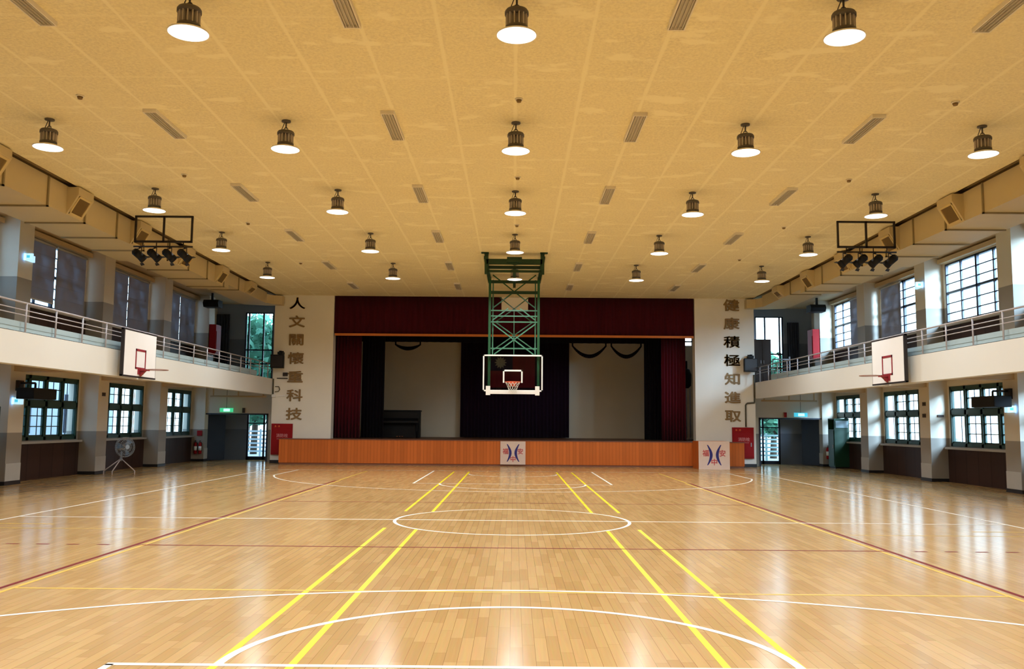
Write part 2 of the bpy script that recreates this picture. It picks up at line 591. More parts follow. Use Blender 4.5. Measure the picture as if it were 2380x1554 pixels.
def text_mesh(name, s, m, parent, size, depth, loc, rot, scale=(1, 1, 1), offset=0.0, bold=0.0):
    cu = bpy.data.curves.new('glyphs', 'FONT')
    cu.body = s
    cu.size = size
    cu.extrude = depth
    cu.offset = offset
    cu.align_x = 'CENTER'
    cu.align_y = 'CENTER'
    tmp = bpy.data.objects.new('glyphs', cu)
    COL.objects.link(tmp)
    bpy.context.view_layer.update()
    me = bpy.data.meshes.new_from_object(tmp.evaluated_get(bpy.context.evaluated_depsgraph_get()))
    bpy.data.objects.remove(tmp)
    bpy.data.curves.remove(cu)
    me.name = name
    xs = [v.co.x for v in me.vertices] or [0]
    ys = [v.co.y for v in me.vertices] or [0]
    cx, cy = (min(xs) + max(xs)) / 2, (min(ys) + max(ys)) / 2
    R = Matrix.Rotation(rot[2], 4, 'Z') @ Matrix.Rotation(rot[1], 4, 'Y') @ Matrix.Rotation(rot[0], 4, 'X')
    for v in me.vertices:
        p = Vector(((v.co.x - cx) * scale[0], (v.co.y - cy) * scale[1], v.co.z))
        v.co = R @ p
    if bold:
        fat = bmesh.new()
        for dx, dz in ((bold, 0.3 * bold), (-bold, -0.3 * bold), (0.3 * bold, -bold), (-0.3 * bold, bold), (0, 0)):
            n0 = len(fat.verts)
            fat.from_mesh(me)
            fat.verts.ensure_lookup_table()
            sh = R @ Vector((dx, dz, 0.0007 * (n0 % 5)))
            for v in fat.verts[n0:]:
                v.co += sh
        fat.to_mesh(me)
        fat.free()
    me.materials.clear()
    me.materials.append(M[m])
    o = bpy.data.objects.new(name, me)
    COL.objects.link(o)
    if parent:
        o.parent = parent
        o.location = Vector(loc) - Vector(parent['_org'])
    else:
        o.location = loc
    o['_org'] = tuple(loc)
    return o


# ------------------------------------------------------------------ main dimensions
XB = 8.65           # balcony face
XW = 11.85          # outer wall, inner face
XP = 11.35          # pillar face
ZC = 6.03           # main ceiling
YE = 33.2           # end wall of the side aisles
YS = 32.2           # stage wall
PIL = [-5.36, -1.08, 3.2, 7.47, 11.75, 16.03, 20.3, 24.6, 28.88, 33.1]
PW = 0.62
NAME = {-1: 'left', 1: 'right'}

# ------------------------------------------------------------------ floor with its court markings
b = B()
b.box(-12.1, 12.1, -6.3, 35.9, -0.15, 0.0, 0)


def strip(x0, x1, y0, y1, mi, z):
    b.face([(x0, y0, z), (x1, y0, z), (x1, y1, z), (x0, y1, z)], mi)


def lineY(x, y0, y1, mi, wd=0.05, z=0.0015):
    strip(x - wd / 2, x + wd / 2, y0, y1, mi, z)


def lineX(y, x0, x1, mi, wd=0.05, z=0.0015):
    strip(x0, x1, y - wd / 2, y + wd / 2, mi, z)


def arc(cx, cy, r, a0, a1, mi, wd=0.05, z=0.0015, n=96):
    for i in range(n):
        p, q = a0 + (a1 - a0) * i / n, a0 + (a1 - a0) * (i + 1) / n
        b.face([(cx + (r - wd / 2) * math.cos(p), cy + (r - wd / 2) * math.sin(p), z), (cx + (r + wd / 2) * math.cos(p), cy + (r + wd / 2) * math.sin(p), z),
                (cx + (r + wd / 2) * math.cos(q), cy + (r + wd / 2) * math.sin(q), z), (cx + (r - wd / 2) * math.cos(q), cy + (r - wd / 2) * math.sin(q), z)], mi)


Wt, Yl, Rd, Pl = 1, 2, 3, 4
for sx in (-1, 1):
    lineY(sx * 7.525, 0, 28.0, Wt)                                   # side lines
    lineY(sx * 2.425, 0, 5.8, Wt)                                    # near lane
    lineY(sx * 2.425, 22.2, 28.0, Wt)                                # far lane
    lineY(sx * 6.6, 25.01, 28.0, Wt)
    lineY(sx * 6.6, 0, 2.99, Wt)
    lineY(sx * 4.475, 5.0, 23.0, Rd, z=0.0012)                       # volleyball side lines
    lineY(sx * 4.37, 5.0, 23.0, Pl, 0.045, z=0.0010)
    lineY(sx * 4.42, 23.2, 27.5, Pl, 0.05, z=0.0010)
    lineY(sx * 1.325, 3.5, 12.78, Yl, z=0.0009)
    lineY(sx * 1.325, 15.25, 27.6, Yl, z=0.0009)
    lineY(sx * 1.785, 3.5, 12.95, Yl, z=0.0009)
    lineY(sx * 1.785, 15.3, 27.6, Yl, z=0.0009)
    for k in range(5):                                               # dashed ends of the attack line
        lineX(11.0, sx * (4.78 + 0.36 * k), sx * (4.93 + 0.36 * k), Rd, z=0.0012)
lineX(14.0, -7.5, 7.5, Wt)
lineX(5.8, -2.45, 2.45, Wt, 0.055)
lineX(22.2, -2.45, 2.45, Wt)
lineX(28.0, -7.5, 7.5, Wt)
lineX(11.0, -4.45, 4.45, Rd, z=0.0012)
lineX(17.0, -4.45, 4.45, Rd, z=0.0012)
lineX(8.22, -4.35, 4.35, Pl, 0.045, z=0.0010)
lineX(12.55, -9.5, -4.6, Pl, 0.03, z=0.0010)
lineX(12.55, 4.6, 9.5, Pl, 0.03, z=0.0010)
lineX(13.05, -9.5, -6.5, Pl, 0.045, z=0.0010)
lineX(13.05, 6.5, 9.5, Pl, 0.045, z=0.0010)
arc(0, 14, 1.775, 0, 2 * PI, Wt, z=0.0018)
arc(0, 5.8, 1.775, 0, PI, Wt, 0.06, z=0.0018)
arc(0, 22.2, 1.775, PI, 2 * PI, Wt, z=0.0018)
t0 = math.acos(6.6 / 6.725)
arc(0, 1.575, 6.725, t0, PI - t0, Wt, z=0.0018)
arc(0, 26.425, 6.725, PI + t0, 2 * PI - t0, Wt, z=0.0018)
arc(0, 26.425, 1.275, PI, 2 * PI, Wt, z=0.0018)
floor = struct(b.build('floor', ['floor', 'line_white', 'line_yellow', 'line_red', 'line_pale'], fix=False), 'varnished plank gym floor with court lines')

# ------------------------------------------------------------------ ceilings and roof
b = B()
b.box(-8.60, 8.60, -6.3, YS + 0.05, ZC, ZC + 0.08)
struct(b.build('ceiling', 'ceiling'), 'tan painted board ceiling over the court')
for s in (-1, 1):
    b = B()
    b.box(s * 8.85, s * (XW + 0.25), -6.3, 35.9, 6.12, 6.2)
    struct(b.build('ceiling_' + NAME[s], 'soffit'))
b = B()
b.box(-12.2, 12.2, -6.5, 38.4, 6.42, 6.6)
struct(b.build('roof', 'rooftop'))

# ------------------------------------------------------------------ outer walls with window openings
LOWZ, UPZ = (0.96, 2.56), (4.28, 5.92)
BAYS = [(PIL[i] + PW, PIL[i + 1]) for i in range(len(PIL) - 1)]
OPEN = {}
for i, (y0, y1) in enumerate(BAYS):
    if y1 > 16.1:
        OPEN[i] = (y0 + 0.28, y1 - 0.14)
for s in (-1, 1):
    b = B()
    x0, x1 = s * XW, s * (XW + 0.25)
    ys = -6.3
    for i, (a, c) in sorted(OPEN.items()):
        b.box(x0, x1, ys, a, 0, 6.42)
        b.box(x0, x1, a, c, 0, LOWZ[0])
        b.box(x0, x1, a, c, LOWZ[1], UPZ[0])
        b.box(x0, x1, a, c, UPZ[1], 6.42)
        ys = c
    b.box(x0, x1, ys, 36.0, 0, 6.42)
    struct(b.build('wall_' + NAME[s], 'wall'), 'two-tone outer wall with windows')
    # pillars
    for y in PIL[4:]:
        r = struct_root('pillar', (s * XP, y, 0))
        b = B()
        b.box(s * XP, s * XW, y, y + PW, 0, 2.76)
        b.box(s * XP, s * XW, y, y + PW, 3.0, 6.12)
        b.build('shaft', 'wall', r)
        b = B()
        b.box(s * (XP - 0.012), s * XP, y + 0.005, y + PW - 0.005, 0.09, 0.48)
        b.build('base_panel', 'pad', r)
        b = B()
        b.box(s * (XP - 0.018), s * (XW), y - 0.018, y + PW + 0.018, 0, 0.085)
        b.build('skirting', 'skirt', r)
    # wainscot below the windows, lower and upper storey
    for i, (y0, y1) in enumerate(BAYS):
        if i not in OPEN:
            continue
        for zb, zt in ((0.0, 0.88), (3.0, 4.18)):
            b = B()
            b.box(s * (XW - 0.05), s * XW, y0 + 0.02, y1 - 0.02, zb, zt)
            struct(b.build('trim_1', 'wainscot'))
            b = B()
            b.box(s * (XW - 0.14), s * XW, y0 + 0.02, y1 - 0.02, zt, zt + 0.055)
            struct(b.build('trim_2', 'sill'))
    # front part of the hall behind the camera
b = B()
b.box(-12.1, 12.1, -6.55, -6.3, 0, 6.42)
struct(b.build('wall_rear', 'wall'))

# ------------------------------------------------------------------ windows
wn_count = [0]


def window_low(s, a, c):
    wn_count[0] += 1
    r = struct_root('window_%d' % wn_count[0], (s * XW, (a + c) / 2, LOWZ[0]))
    z0, z1 = LOWZ
    xa, xb = s * (XW - 0.02), s * (XW + 0.07)
    b = B()
    fw = 0.085
    b.box(xa, xb, a, c, z0, z0 + fw)
    b.box(xa, xb, a, c, z1 - fw, z1)
    b.box(xa, xb, a, a + fw, z0, z1)
    b.box(xa, xb, c - fw, c, z0, z1)
    zt = 1.80
    b.box(xa, xb, a, c, zt, zt + 0.13)
    n = 4
    wv = (c - a) / n
    for k in range(1, n):
        y = a + wv * k
        b.box(xa, xb, y - 0.055, y + 0.055, z0, z1)
    b.build('window_frame', 'green_frame', r)
    b = B()
    for k in range(n):
        y0, y1 = a + wv * k + 0.05, a + wv * (k + 1) - 0.05
        x2, x3 = s * (XW + 0.005), s * (XW + 0.05)
        for (q0, q1) in ((z0 + fw, zt), (zt + 0.13, z1 - fw)):           # sash rims
            b.box(x2, x3, y0, y1, q0, q0 + 0.045)
            b.box(x2, x3, y0, y1, q1 - 0.045, q1)
            b.box(x2, x3, y0, y0 + 0.05, q0, q1)
            b.box(x2, x3, y1 - 0.05, y1, q0, q1)
        if k < 3:
            for zz in (z0 + 0.34, z0 + 0.60):
                b.box(x2, x3, y0, y1, zz - 0.012, zz + 0.012)
            b.box(x2, x3, y0, y1, 2.22, 2.244)
    b.build('sash', 'green_frame', r)
    b = B()
    b.box(s * (XW + 0.022), s * (XW + 0.030), a + 0.05, c - 0.05, z0 + 0.05, z1 - 0.05)
    b.build('glass', 'glass', r)
    b = B()
    for k in range(9):
        y = a + (c - a) * (k + 0.5) / 9
        b.tube((s * (XW + 0.2), y, z0), (s * (XW + 0.2), y, z1), 0.012, 6)
    b.build('security_bar', 'navy_frame', r)


def window_up(s, a, c):
    wn_count[0] += 1
    r = struct_root('window_%d' % wn_count[0], (s * XW, (a + c) / 2, UPZ[0]))
    z0, z1 = UPZ
    xa, xb = s * (XW + 0.0), s * (XW + 0.07)
    b = B()
    fw = 0.05
    b.box(xa, xb, a, c, z0, z0 + fw)
    b.box(xa, xb, a, c, z1 - fw, z1)
    b.box(xa, xb, a, a + fw, z0, z1)
    b.box(xa, xb, c - fw, c, z0, z1)
    b.box(xa, xb, a, c, 5.08, 5.14)
    m_ = (a + c) / 2
    b.box(xa, xb, m_ - 0.045, m_ + 0.045, z0, z1)
    b.build('window_frame', 'navy_frame', r)
    b = B()
    for k in (1, 3):
        y = a + (c - a) * k / 4
        b.box(s * (XW + 0.01), s * (XW + 0.055), y - 0.03, y + 0.03, z0, z1)
    for zz in (4.55, 4.82, 5.36, 5.62):
        b.box(s * (XW + 0.015), s * (XW + 0.05), a, c, zz - 0.012, zz + 0.012)
    b.build('glazing_bar', 'navy_frame', r)
    b = B()
    b.box(s * (XW + 0.028), s * (XW + 0.036), a + 0.03, c - 0.03, z0 + 0.03, z1 - 0.03)
    b.build('glass', 'glass', r)
    b = B()
    b.box(s * (XW - 0.16), s * XW, a - 0.12, c + 0.1, z1 + 0.02, z1 + 0.14)
    b.build('pelmet', 'soffit', r)


def blind(s, y0, y1, zb, label):
    t = thing('roller_blind', label, 'blind', (s * (XW - 0.07), (y0 + y1) / 2, UPZ[1]), 'grey roller blinds on the gallery windows')
    b = B()
    n = 10
    x = s * (XW - 0.06)
    for k in range(n):
        p, q = zb + (UPZ[1] - 0.05 - zb) * k / n, zb + (UPZ[1] - 0.05 - zb) * (k + 1) / n
        d = 0.004 * (k % 2)
        b.box(x - 0.004 + s * d, x + 0.004 + s * d, y0, y1, p, q)
    b.build('fabric', 'blind', t)
    b = B()
    b.tube((x, y0 - 0.01, UPZ[1] - 0.04), (x, y1 + 0.01, UPZ[1] - 0.04), 0.035, 10)
    b.build('roller_tube', 'sill', t)
    b = B()
    b.box(x - 0.012, x + 0.012, y0, y1, zb - 0.02, zb + 0.012)
    b.build('bottom_bar', 'vent_dark', t)


for s in (-1, 1):
    for i, (a, c) in sorted(OPEN.items()):
        window_low(s, a, c)
        window_up(s, a, c)
wb = sorted(OPEN)  # bay indices, near to far
a, c = OPEN[wb[1]]
m_ = (a + c) / 2
blind(-1, a + 0.16, m_ - 0.06, 4.42, 'grey roller blind over the near half of the nearest left gallery window')
blind(-1, m_ + 0.03, c - 0.06, 4.26, 'grey roller blind over the far half of the nearest left gallery window')
a, c = OPEN[wb[2]]
m_ = (a + c) / 2
blind(-1, a + 0.02, m_ - 0.02, 4.26, 'grey roller blind over the near half of the middle left gallery window')
blind(-1, m_ + 0.02, c - 0.1, 4.26, 'grey roller blind over the far half of the middle left gallery window')
a2, c2 = OPEN[wb[3]]
m2 = (a2 + c2) / 2
blind(-1, a2 + 0.02, m2 - 0.02, 4.26, 'grey roller blind over the near half of the farthest left gallery window')
blind(-1, m2 + 0.02, c2 - 0.12, 4.26, 'grey roller blind over the far half of the farthest left gallery window')
blind(1, m_ + 0.06, c - 0.12, 4.26, 'grey roller blind over the far half of the middle right gallery window')
blind(1, a2 + 0.02, m2 - 0.15, 4.26, 'grey roller blind over the near half of the farthest right gallery window')

# ------------------------------------------------------------------ balconies
for s in (-1, 1):
    for y0, y1, yc, d in ((-6.3, 19.75, 19.75, 1), (21.42, YS, 21.42, -1)):
        b = B()
        b.box(s * XB, s * (XB + 0.22), y0, y1, 2.43, 3.0)
        # rounded return into the hoop recess
        pts = [(s * XB, yc)]
        for k in range(7):
            q = k / 6 * PI / 2
            pts.append((s * (XB + 0.16 * (1 - math.cos(q))), yc + d * 0.16 * math.sin(q)))
        pts.append((s * (XB + 0.22), yc + d * 0.16))
        pts.append((s * (XB + 0.22), yc))
        b.prism(pts, 2.43, 3.0, 'z')
        struct(b.build('balcony_beam', 'balcony'), 'cream balcony edge beam along the ' + NAME[s])
    b = B()
    b.box(s * (XB + 0.22), s * (XB + 0.34), 19.4, 21.8, 2.43, 3.0)
    struct(b.build('balcony_beam', 'balcony'), 'cream back of the hoop recess in the balcony edge')
    b = B()
    b.box(s * (XB + 0.2), s * XW, -6.3, 35.5, 2.75, 2.99)
    struct(b.build('balcony_slab', 'soffit'))
    for y in PIL[4:-1]:
        b = B()
        b.box(s * (XB + 0.2), s * XP, y + 0.12, y + 0.5, 2.56, 2.76)
        struct(b.build('beam', 'soffit'))
    # railing
    t = thing('balcony_railing', 'pale steel railing along the edge of the %s balcony' % NAME[s], 'railing', (s * XB, 22.0, 3.0), 'balcony railings')
    xr = s * (XB + 0.04)
    b = B()
    b.tube((xr, 11.6, 3.53), (xr, 32.1, 3.53), 0.018, 8)
    b.build('top_rail', 'steel', t)
    for z in (3.40, 3.31):
        b = B()
        b.tube((xr, 11.6, z), (xr, 32.1, z), 0.010, 6)
        b.build('mid_rail', 'steel', t)
    b = B()
    b.box(s * (XB + 0.10), s * (XB + 0.14), 11.6, 30.5, 3.03, 3.20)
    b.box(s * (XB + 0.09), s * (XB + 0.10), 11.6, 30.5, 3.10, 3.115)
    b.build('kerb_board', 'kerb', t)
    for k in range(20):
        y = 11.78 + 1.045 * k
        b = B()
        b.tube((xr, y, 2.99), (xr, y, 3.535), 0.017, 8)
        b.build('post', 'steel', t)

# ------------------------------------------------------------------ stage wall, stage house
for s in (-1, 1):
    b = B()
    b.box(s * 6.52, s * 8.66, YS, YS + 0.45, 0, 6.42)
    struct(b.build('wall_front_' + NAME[s], 'cream'), 'cream wall at the %s of the stage' % NAME[s])
    b = B()
    b.box(s * 8.45, s * 8.66, YS + 0.45, 38.0, 0, 6.42)
    struct(b.build('wall_stage_' + NAME[s], 'cream'))
    b = B()
    b.box(s * 6.56, s * 8.67, YS - 0.02, YS, 0, 0.11)
    struct(b.build('baseboard_' + NAME[s], 'skirt'))
b = B()
b.box(-8.45, 6.9, 37.6, 37.8, 0, 6.42)
b.box(8.1, 8.45, 37.6, 37.8, 0, 6.42)
b.box(6.9, 8.1, 37.6, 37.8, 0, 4.75)
b.box(6.9, 8.1, 37.6, 37.8, 5.95, 6.42)
struct(b.build('wall_back', 'tan_wall'), 'beige back wall of the stage')
b = B()
b.box(6.9, 8.1, 37.63, 37.66, 4.75, 4.80)
b.box(6.9, 8.1, 37.63, 37.66, 5.9, 5.95)
b.box(6.9, 6.95, 37.63, 37.66, 4.75, 5.95)
b.box(8.05, 8.1, 37.63, 37.66, 4.75, 5.95)
b.box(7.48, 7.52, 37.63, 37.66, 4.75, 5.95)
wn_count[0] += 1
struct(b.build('window_%d' % wn_count[0], 'white'))
b = B()
b.box(-8.45, 8.45, YS + 0.45, 37.8, 6.2, 6.3)
struct(b.build('ceiling_stage', 'rooftop'))

t = thing('stage', 'raised stage with an orange-brown vertical board front', 'stage', (0, 31.35, 0))
b = B()
b.box(-8.13, 8.02, 31.35, 32.06, 0.06, 0.86)
b.box(-6.5, 6.5, 32.06, 37.55, 0.02, 0.86)
b.build('front_panel', 'stage_wood', t)
b = B()
b.box(-8.15, 8.04, 31.335, 32.06, 0.86, 0.885)
b.build('nosing', 'stage_edge', t)
b = B()
b.box(-6.5, 6.5, 32.06, 37.55, 0.86, 0.885)
b.box(-8.4, -6.5, 32.66, 37.55, 0.86, 0.885)
b.box(6.5, 8.4, 32.66, 37.55, 0.86, 0.885)
b.build('stage_floor', 'stage_top', t)
b = B()
b.box(-8.11, 8.0, 31.37, 32.05, 0.0, 0.06)
b.build('plinth', 'stage_edge', t)


def drape(name, mkey, x0, x1, y, z0, z1, folds, amp, label, cat, group=None, parent=None, seg=8):
    b = B()
    n = max(4, int(folds * seg))
    cols = []
    for i in range(n + 1):
        u = i / n
        x = x0 + (x1 - x0) * u
        ph = u * folds * 2 * PI
        dy = amp * math.sin(ph) + amp * 0.3 * math.sin(ph * 0.37 + 1)
        cols.append((b.bm.verts.new((x, y + dy, z0)), b.bm.verts.new((x, y + dy * 0.8, (z0 + z1) / 2)), b.bm.verts.new((x, y + dy * 0.5, z1))))
    for i in range(n):
        for k in (0, 1):
            f = b.bm.faces.new((cols[i][k], cols[i + 1][k], cols[i + 1][k + 1], cols[i][k + 1]))
            f.smooth = True
    o = b.build(name, mkey, parent, org=None if parent else ((x0 + x1) / 2, y, z0), fix=False)
    so = o.modifiers.new('thickness', 'SOLIDIFY')
    so.thickness = 0.012
    if label:
        tag(o, label, cat, group)
    return o


t = thing('stage_valance', 'wide maroon valance across the top of the stage with orange braid hem', 'curtain', (0, YS + 0.05, 4.6))
drape('valance_cloth', 'maroon', -6.5, 6.5, YS + 0.06, 4.66, 6.03, 62, 0.022, None, None, parent=t)
b = B()
b.box(-6.48, 6.48, YS + 0.02, YS + 0.045, 4.58, 4.665)
b.build('braid_hem', 'gold', t)
drape('stage_curtain', 'red_cloth', -6.62, -5.62, 33.0, 0.9, 4.95, 8, 0.06, 'red velvet stage curtain drawn to the left side of the stage', 'curtain', 'red stage curtains')
drape('stage_curtain', 'red_cloth', 5.45, 6.33, 33.0, 0.9, 4.95, 8, 0.06, 'red velvet stage curtain drawn to the right side of the stage', 'curtain', 'red stage curtains')
drape('leg_curtain', 'black_cloth', -5.75, -4.9, 34.0, 0.9, 5.2, 7, 0.05, 'black leg curtain beside the red curtain on the piano side', 'curtain', 'black leg curtains')
drape('leg_curtain', 'black_cloth', 4.96, 5.72, 34.0, 0.9, 5.2, 7, 0.05, 'black leg curtain beside the red curtain, far side from the piano', 'curtain', 'black leg curtains')
drape('backdrop_curtain', 'purple_cloth', -2.2, 2.31, 37.3, 0.9, 5.4, 30, 0.03, 'dark plum curtain hanging at the centre of the stage back wall', 'curtain')
drape('border_curtain', 'black_cloth', -6.4, 6.4, 35.0, 4.62, 5.6, 40, 0.03, 'black border curtain hanging behind the maroon valance', 'curtain')
for k, (xc, wd_, lb) in enumerate(((3.05, 1.35, 'dark cloth swag looped above the right beige panel, nearer the centre curtain'),
                                   (4.55, 1.2, 'dark cloth swag looped above the right beige panel, nearer the leg curtain'),
                                   (-4.3, 1.0, 'dark cloth swag showing above the left beige panel'))):
    b = B()
    n = 18
    dep = 0.42 if k < 2 else 0.16
    pts = []
    for i in range(n + 1):
        u = -1 + 2 * i / n
        pts.append((xc + u * wd_ / 2, 36.2, 4.62 - dep * (1 - u * u)))
    for i in range(n):
        r_ = 0.03 + 0.05 * math.cos((-1 + 2 * (i + 0.5) / n) * PI / 2)
        b.tube(pts[i], pts[i + 1], r_, 8)
    b.tube((xc - wd_ / 2, 36.2, 4.6), (xc - wd_ / 2, 36.2, 4.8), 0.03, 8)
    b.tube((xc + wd_ / 2, 36.2, 4.6), (xc + wd_ / 2, 36.2, 4.8), 0.03, 8)
    tag(b.build('cloth_swag', 'black_cloth', org=(xc, 36.2, 4.6)), lb, 'swag', 'dark swags above the stage')

for y, z, lb in ((36.2, 4.83, 'thin dark pipe across the stage carrying the dark swags'), (35.0, 5.645, 'thin dark pipe across the stage carrying the black border')):
    b = B()
    b.tube((-8.45, y, z), (8.45, y, z), 0.03, 8)
    tag(b.build('stage_batten', 'blackmetal', org=(0, y, z)), lb, 'pipe', 'stage battens')
# cream plaque on the valance
b = B()
b.box(-0.46, 0.5, YS - 0.03, YS + 0.0, 5.52, 6.02)
tag(b.build('valance_plaque', 'cream', org=(0, YS, 5.5), bevel=0.005), 'cream square plaque at the middle of the maroon valance behind the hoop mast', 'plaque')

# flag on the backdrop
t = thing('hanging_flag', 'red flag with a blue corner hanging on the dark plum curtain', 'flag', (-0.1, 37.24, 2.95))
b = B()
b.box(-1.05, 0.88, 37.235, 37.249, 2.95, 4.33)
b.build('flag_cloth', 'flag_red', t)
b = B()
b.box(-1.05, -0.05, 37.226, 37.234, 3.65, 4.33)
b.build('canton', 'flag_blue', t)
b = B()
pts = []
for i in range(24):
    r_ = 0.26 if i % 2 == 0 else 0.17
    pts.append((-0.55 + r_ * math.sin(2 * PI * i / 24), 3.99 + r_ * math.cos(2 * PI * i / 24)))
b.prism(pts, 37.217, 37.225, 'y')
b.build('sun_emblem', 'flag_sun', t)

# upright piano
t = thing('upright_piano', 'black upright piano standing on the left of the stage', 'piano', (-4.4, 35.0, 0.885))
b = B()
b.box(-5.15, -3.65, 35.0, 35.55, 0.89, 1.90)
b.build('case', 'black', t, bevel=0.01)
b = B()
b.box(-5.18, -3.62, 34.97, 35.58, 1.90, 1.955)
b.build('lid', 'black', t, bevel=0.01)
b = B()
b.prism([(34.68, 1.46), (35.0, 1.46), (35.0, 1.64), (34.86, 1.64), (34.68, 1.54)], -5.13, -3.67, 'x')
b.build('key_cover', 'black', t)
b = B()
b.box(-5.05, -3.75, 34.985, 35.0, 1.68, 1.86)
b.box(-4.95, -3.85, 34.985, 35.0, 1.0, 1.40)
b.build('front_panel', 'black', t)
for x in (-5.08, -3.72):
    b = B()
    b.tube((x, 34.75, 0.885), (x, 34.75, 1.46), 0.035, 8, r2=0.05)
    b.build('leg', 'black', t)
for x in (-4.5, -4.4, -4.3):
    b = B()
    b.box(x - 0.02, x + 0.02, 34.9, 35.0, 0.93, 0.945)
    b.build('pedal', 'gold', t)

# silver poles and a black cover in the right wing
for k, (x, r_) in enumerate(((7.0, 0.05), (7.2, 0.03))):
    b = B()
    b.tube((x, 36.5 + 0.1 * k, 0.885), (x, 36.5 + 0.1 * k, 2.93), r_, 12)
    b.lathe([(0.085, 0), (0.085, 0.02), (0.04, 0.05), (0.03, 0.06)], (x, 36.5 + 0.1 * k, 0.886), 16)
    tag(b.build('metal_pole', 'steel', org=(x, 36.5, 0.885)), ('thick silver pole standing in the right stage wing, nearest the red curtain', 'thin silver pole standing in the right stage wing, beside the wall')[k], 'pole', 'silver poles in the wing')
b = B()
b.lathe([(0.10, 0), (0.2, 0.1), (0.22, 0.55), (0.15, 0.75), (0.03, 0.8)], (6.98, 36.3, 2.95), 16)
b.box(6.93, 7.03, 36.25, 36.35, 3.7, 4.05)
tag(b.build('covered_lamp', 'black', org=(6.98, 36.3, 2.95)), 'black covered stage lamp above the silver poles in the wing', 'lamp')

# logo boards --------------------------------------------------------------------------------------


def logo(parent, x0, x1, y, z0, z1):
    W_, H_ = x1 - x0, z1 - z0
    for sg in (-1, 1):
        b = B()
        n = 14
        for i in range(n):
            q0, q1 = i / n, (i + 1) / n

            def pt(q, off):
                bul = math.sin(q * PI)
                wd = 0.018 + 0.035 * bul
                return (x0 + W_ * (0.5 + sg * (0.245 - 0.135 * bul + off * wd)), y, z0 + H_ * (0.12 + 0.76 * q))
            b.prism([(pt(q0, -1)[0], pt(q0, -1)[2]), (pt(q0, 1)[0], pt(q0, 1)[2]), (pt(q1, 1)[0], pt(q1, 1)[2]), (pt(q1, -1)[0], pt(q1, -1)[2])], y - 0.004, y, 'y')
        b.build('emblem_arc', 'blue_ink', parent)
    for ch, fx, fz in (('\u798f', 0.19, 0.57), ('\u5b89', 0.80, 0.57), ('\u4e2d', 0.5, 0.24)):
        text_mesh('emblem_character', ch, 'red_ink', parent, 0.25 * W_, 0.002, (x0 + W_ * fx, y - 0.003, z0 + H_ * fz), (PI / 2, 0, 0), bold=0.004)


t = thing('logo_sign', 'pale square sign with blue and red emblem at the centre of the stage front', 'sign', (0, 31.34, 0.08), 'emblem signs')
b = B()
b.box(-0.44, 0.43, 31.305, 31.334, 0.06, 0.855)
b.build('sign_board', 'logo_board', t)
logo(t, -0.42, 0.42, 31.305, 0.06, 0.855)
t = thing('stage_steps', 'free standing wooden block with emblem front before the right end of the stage', 'block', (6.75, 30.5, 0), 'emblem signs')
b = B()
b.box(6.22, 7.26, 30.34, 31.3, 0.0, 0.93)
b.build('body', 'stage_wood', t)
b = B()
b.box(6.22, 7.26, 30.31, 30.338, 0.0, 0.935)
b.build('sign_board', 'logo_board', t)
logo(t, 6.28, 7.2, 30.31, 0.03, 0.92)

# bronze calligraphy on the stage columns -----------------------------------------------------------
ORD = ['topmost', 'second from the top', 'third from the top', 'middle', 'third from the bottom', 'second from the bottom', 'lowest']
LEFT, RIGHT = '\u4eba\u6587\u95dc\u61f7\u91cd\u79d1\u6280', '\u5065\u5eb7\u7a4d\u6975\u77e5\u9032\u53d6'
for s, word in ((-1, LEFT), (1, RIGHT)):
    for k, ch in enumerate(word):
        z = 5.74 - 0.665 * k + (0.05 if s > 0 else 0)
        o = text_mesh('wall_character', ch, 'bronze', None, 0.60, 0.015, (s * 7.85, YS - 0.018, z), (PI / 2, 0, 0), (1.0, 0.74, 1), 0.0, 0.010)
        tag(o, 'bronze Chinese character mounted %s on the stage wall %s of the stage' % (ORD[k], NAME[s]), 'wall letter', 'bronze characters on the stage wall')

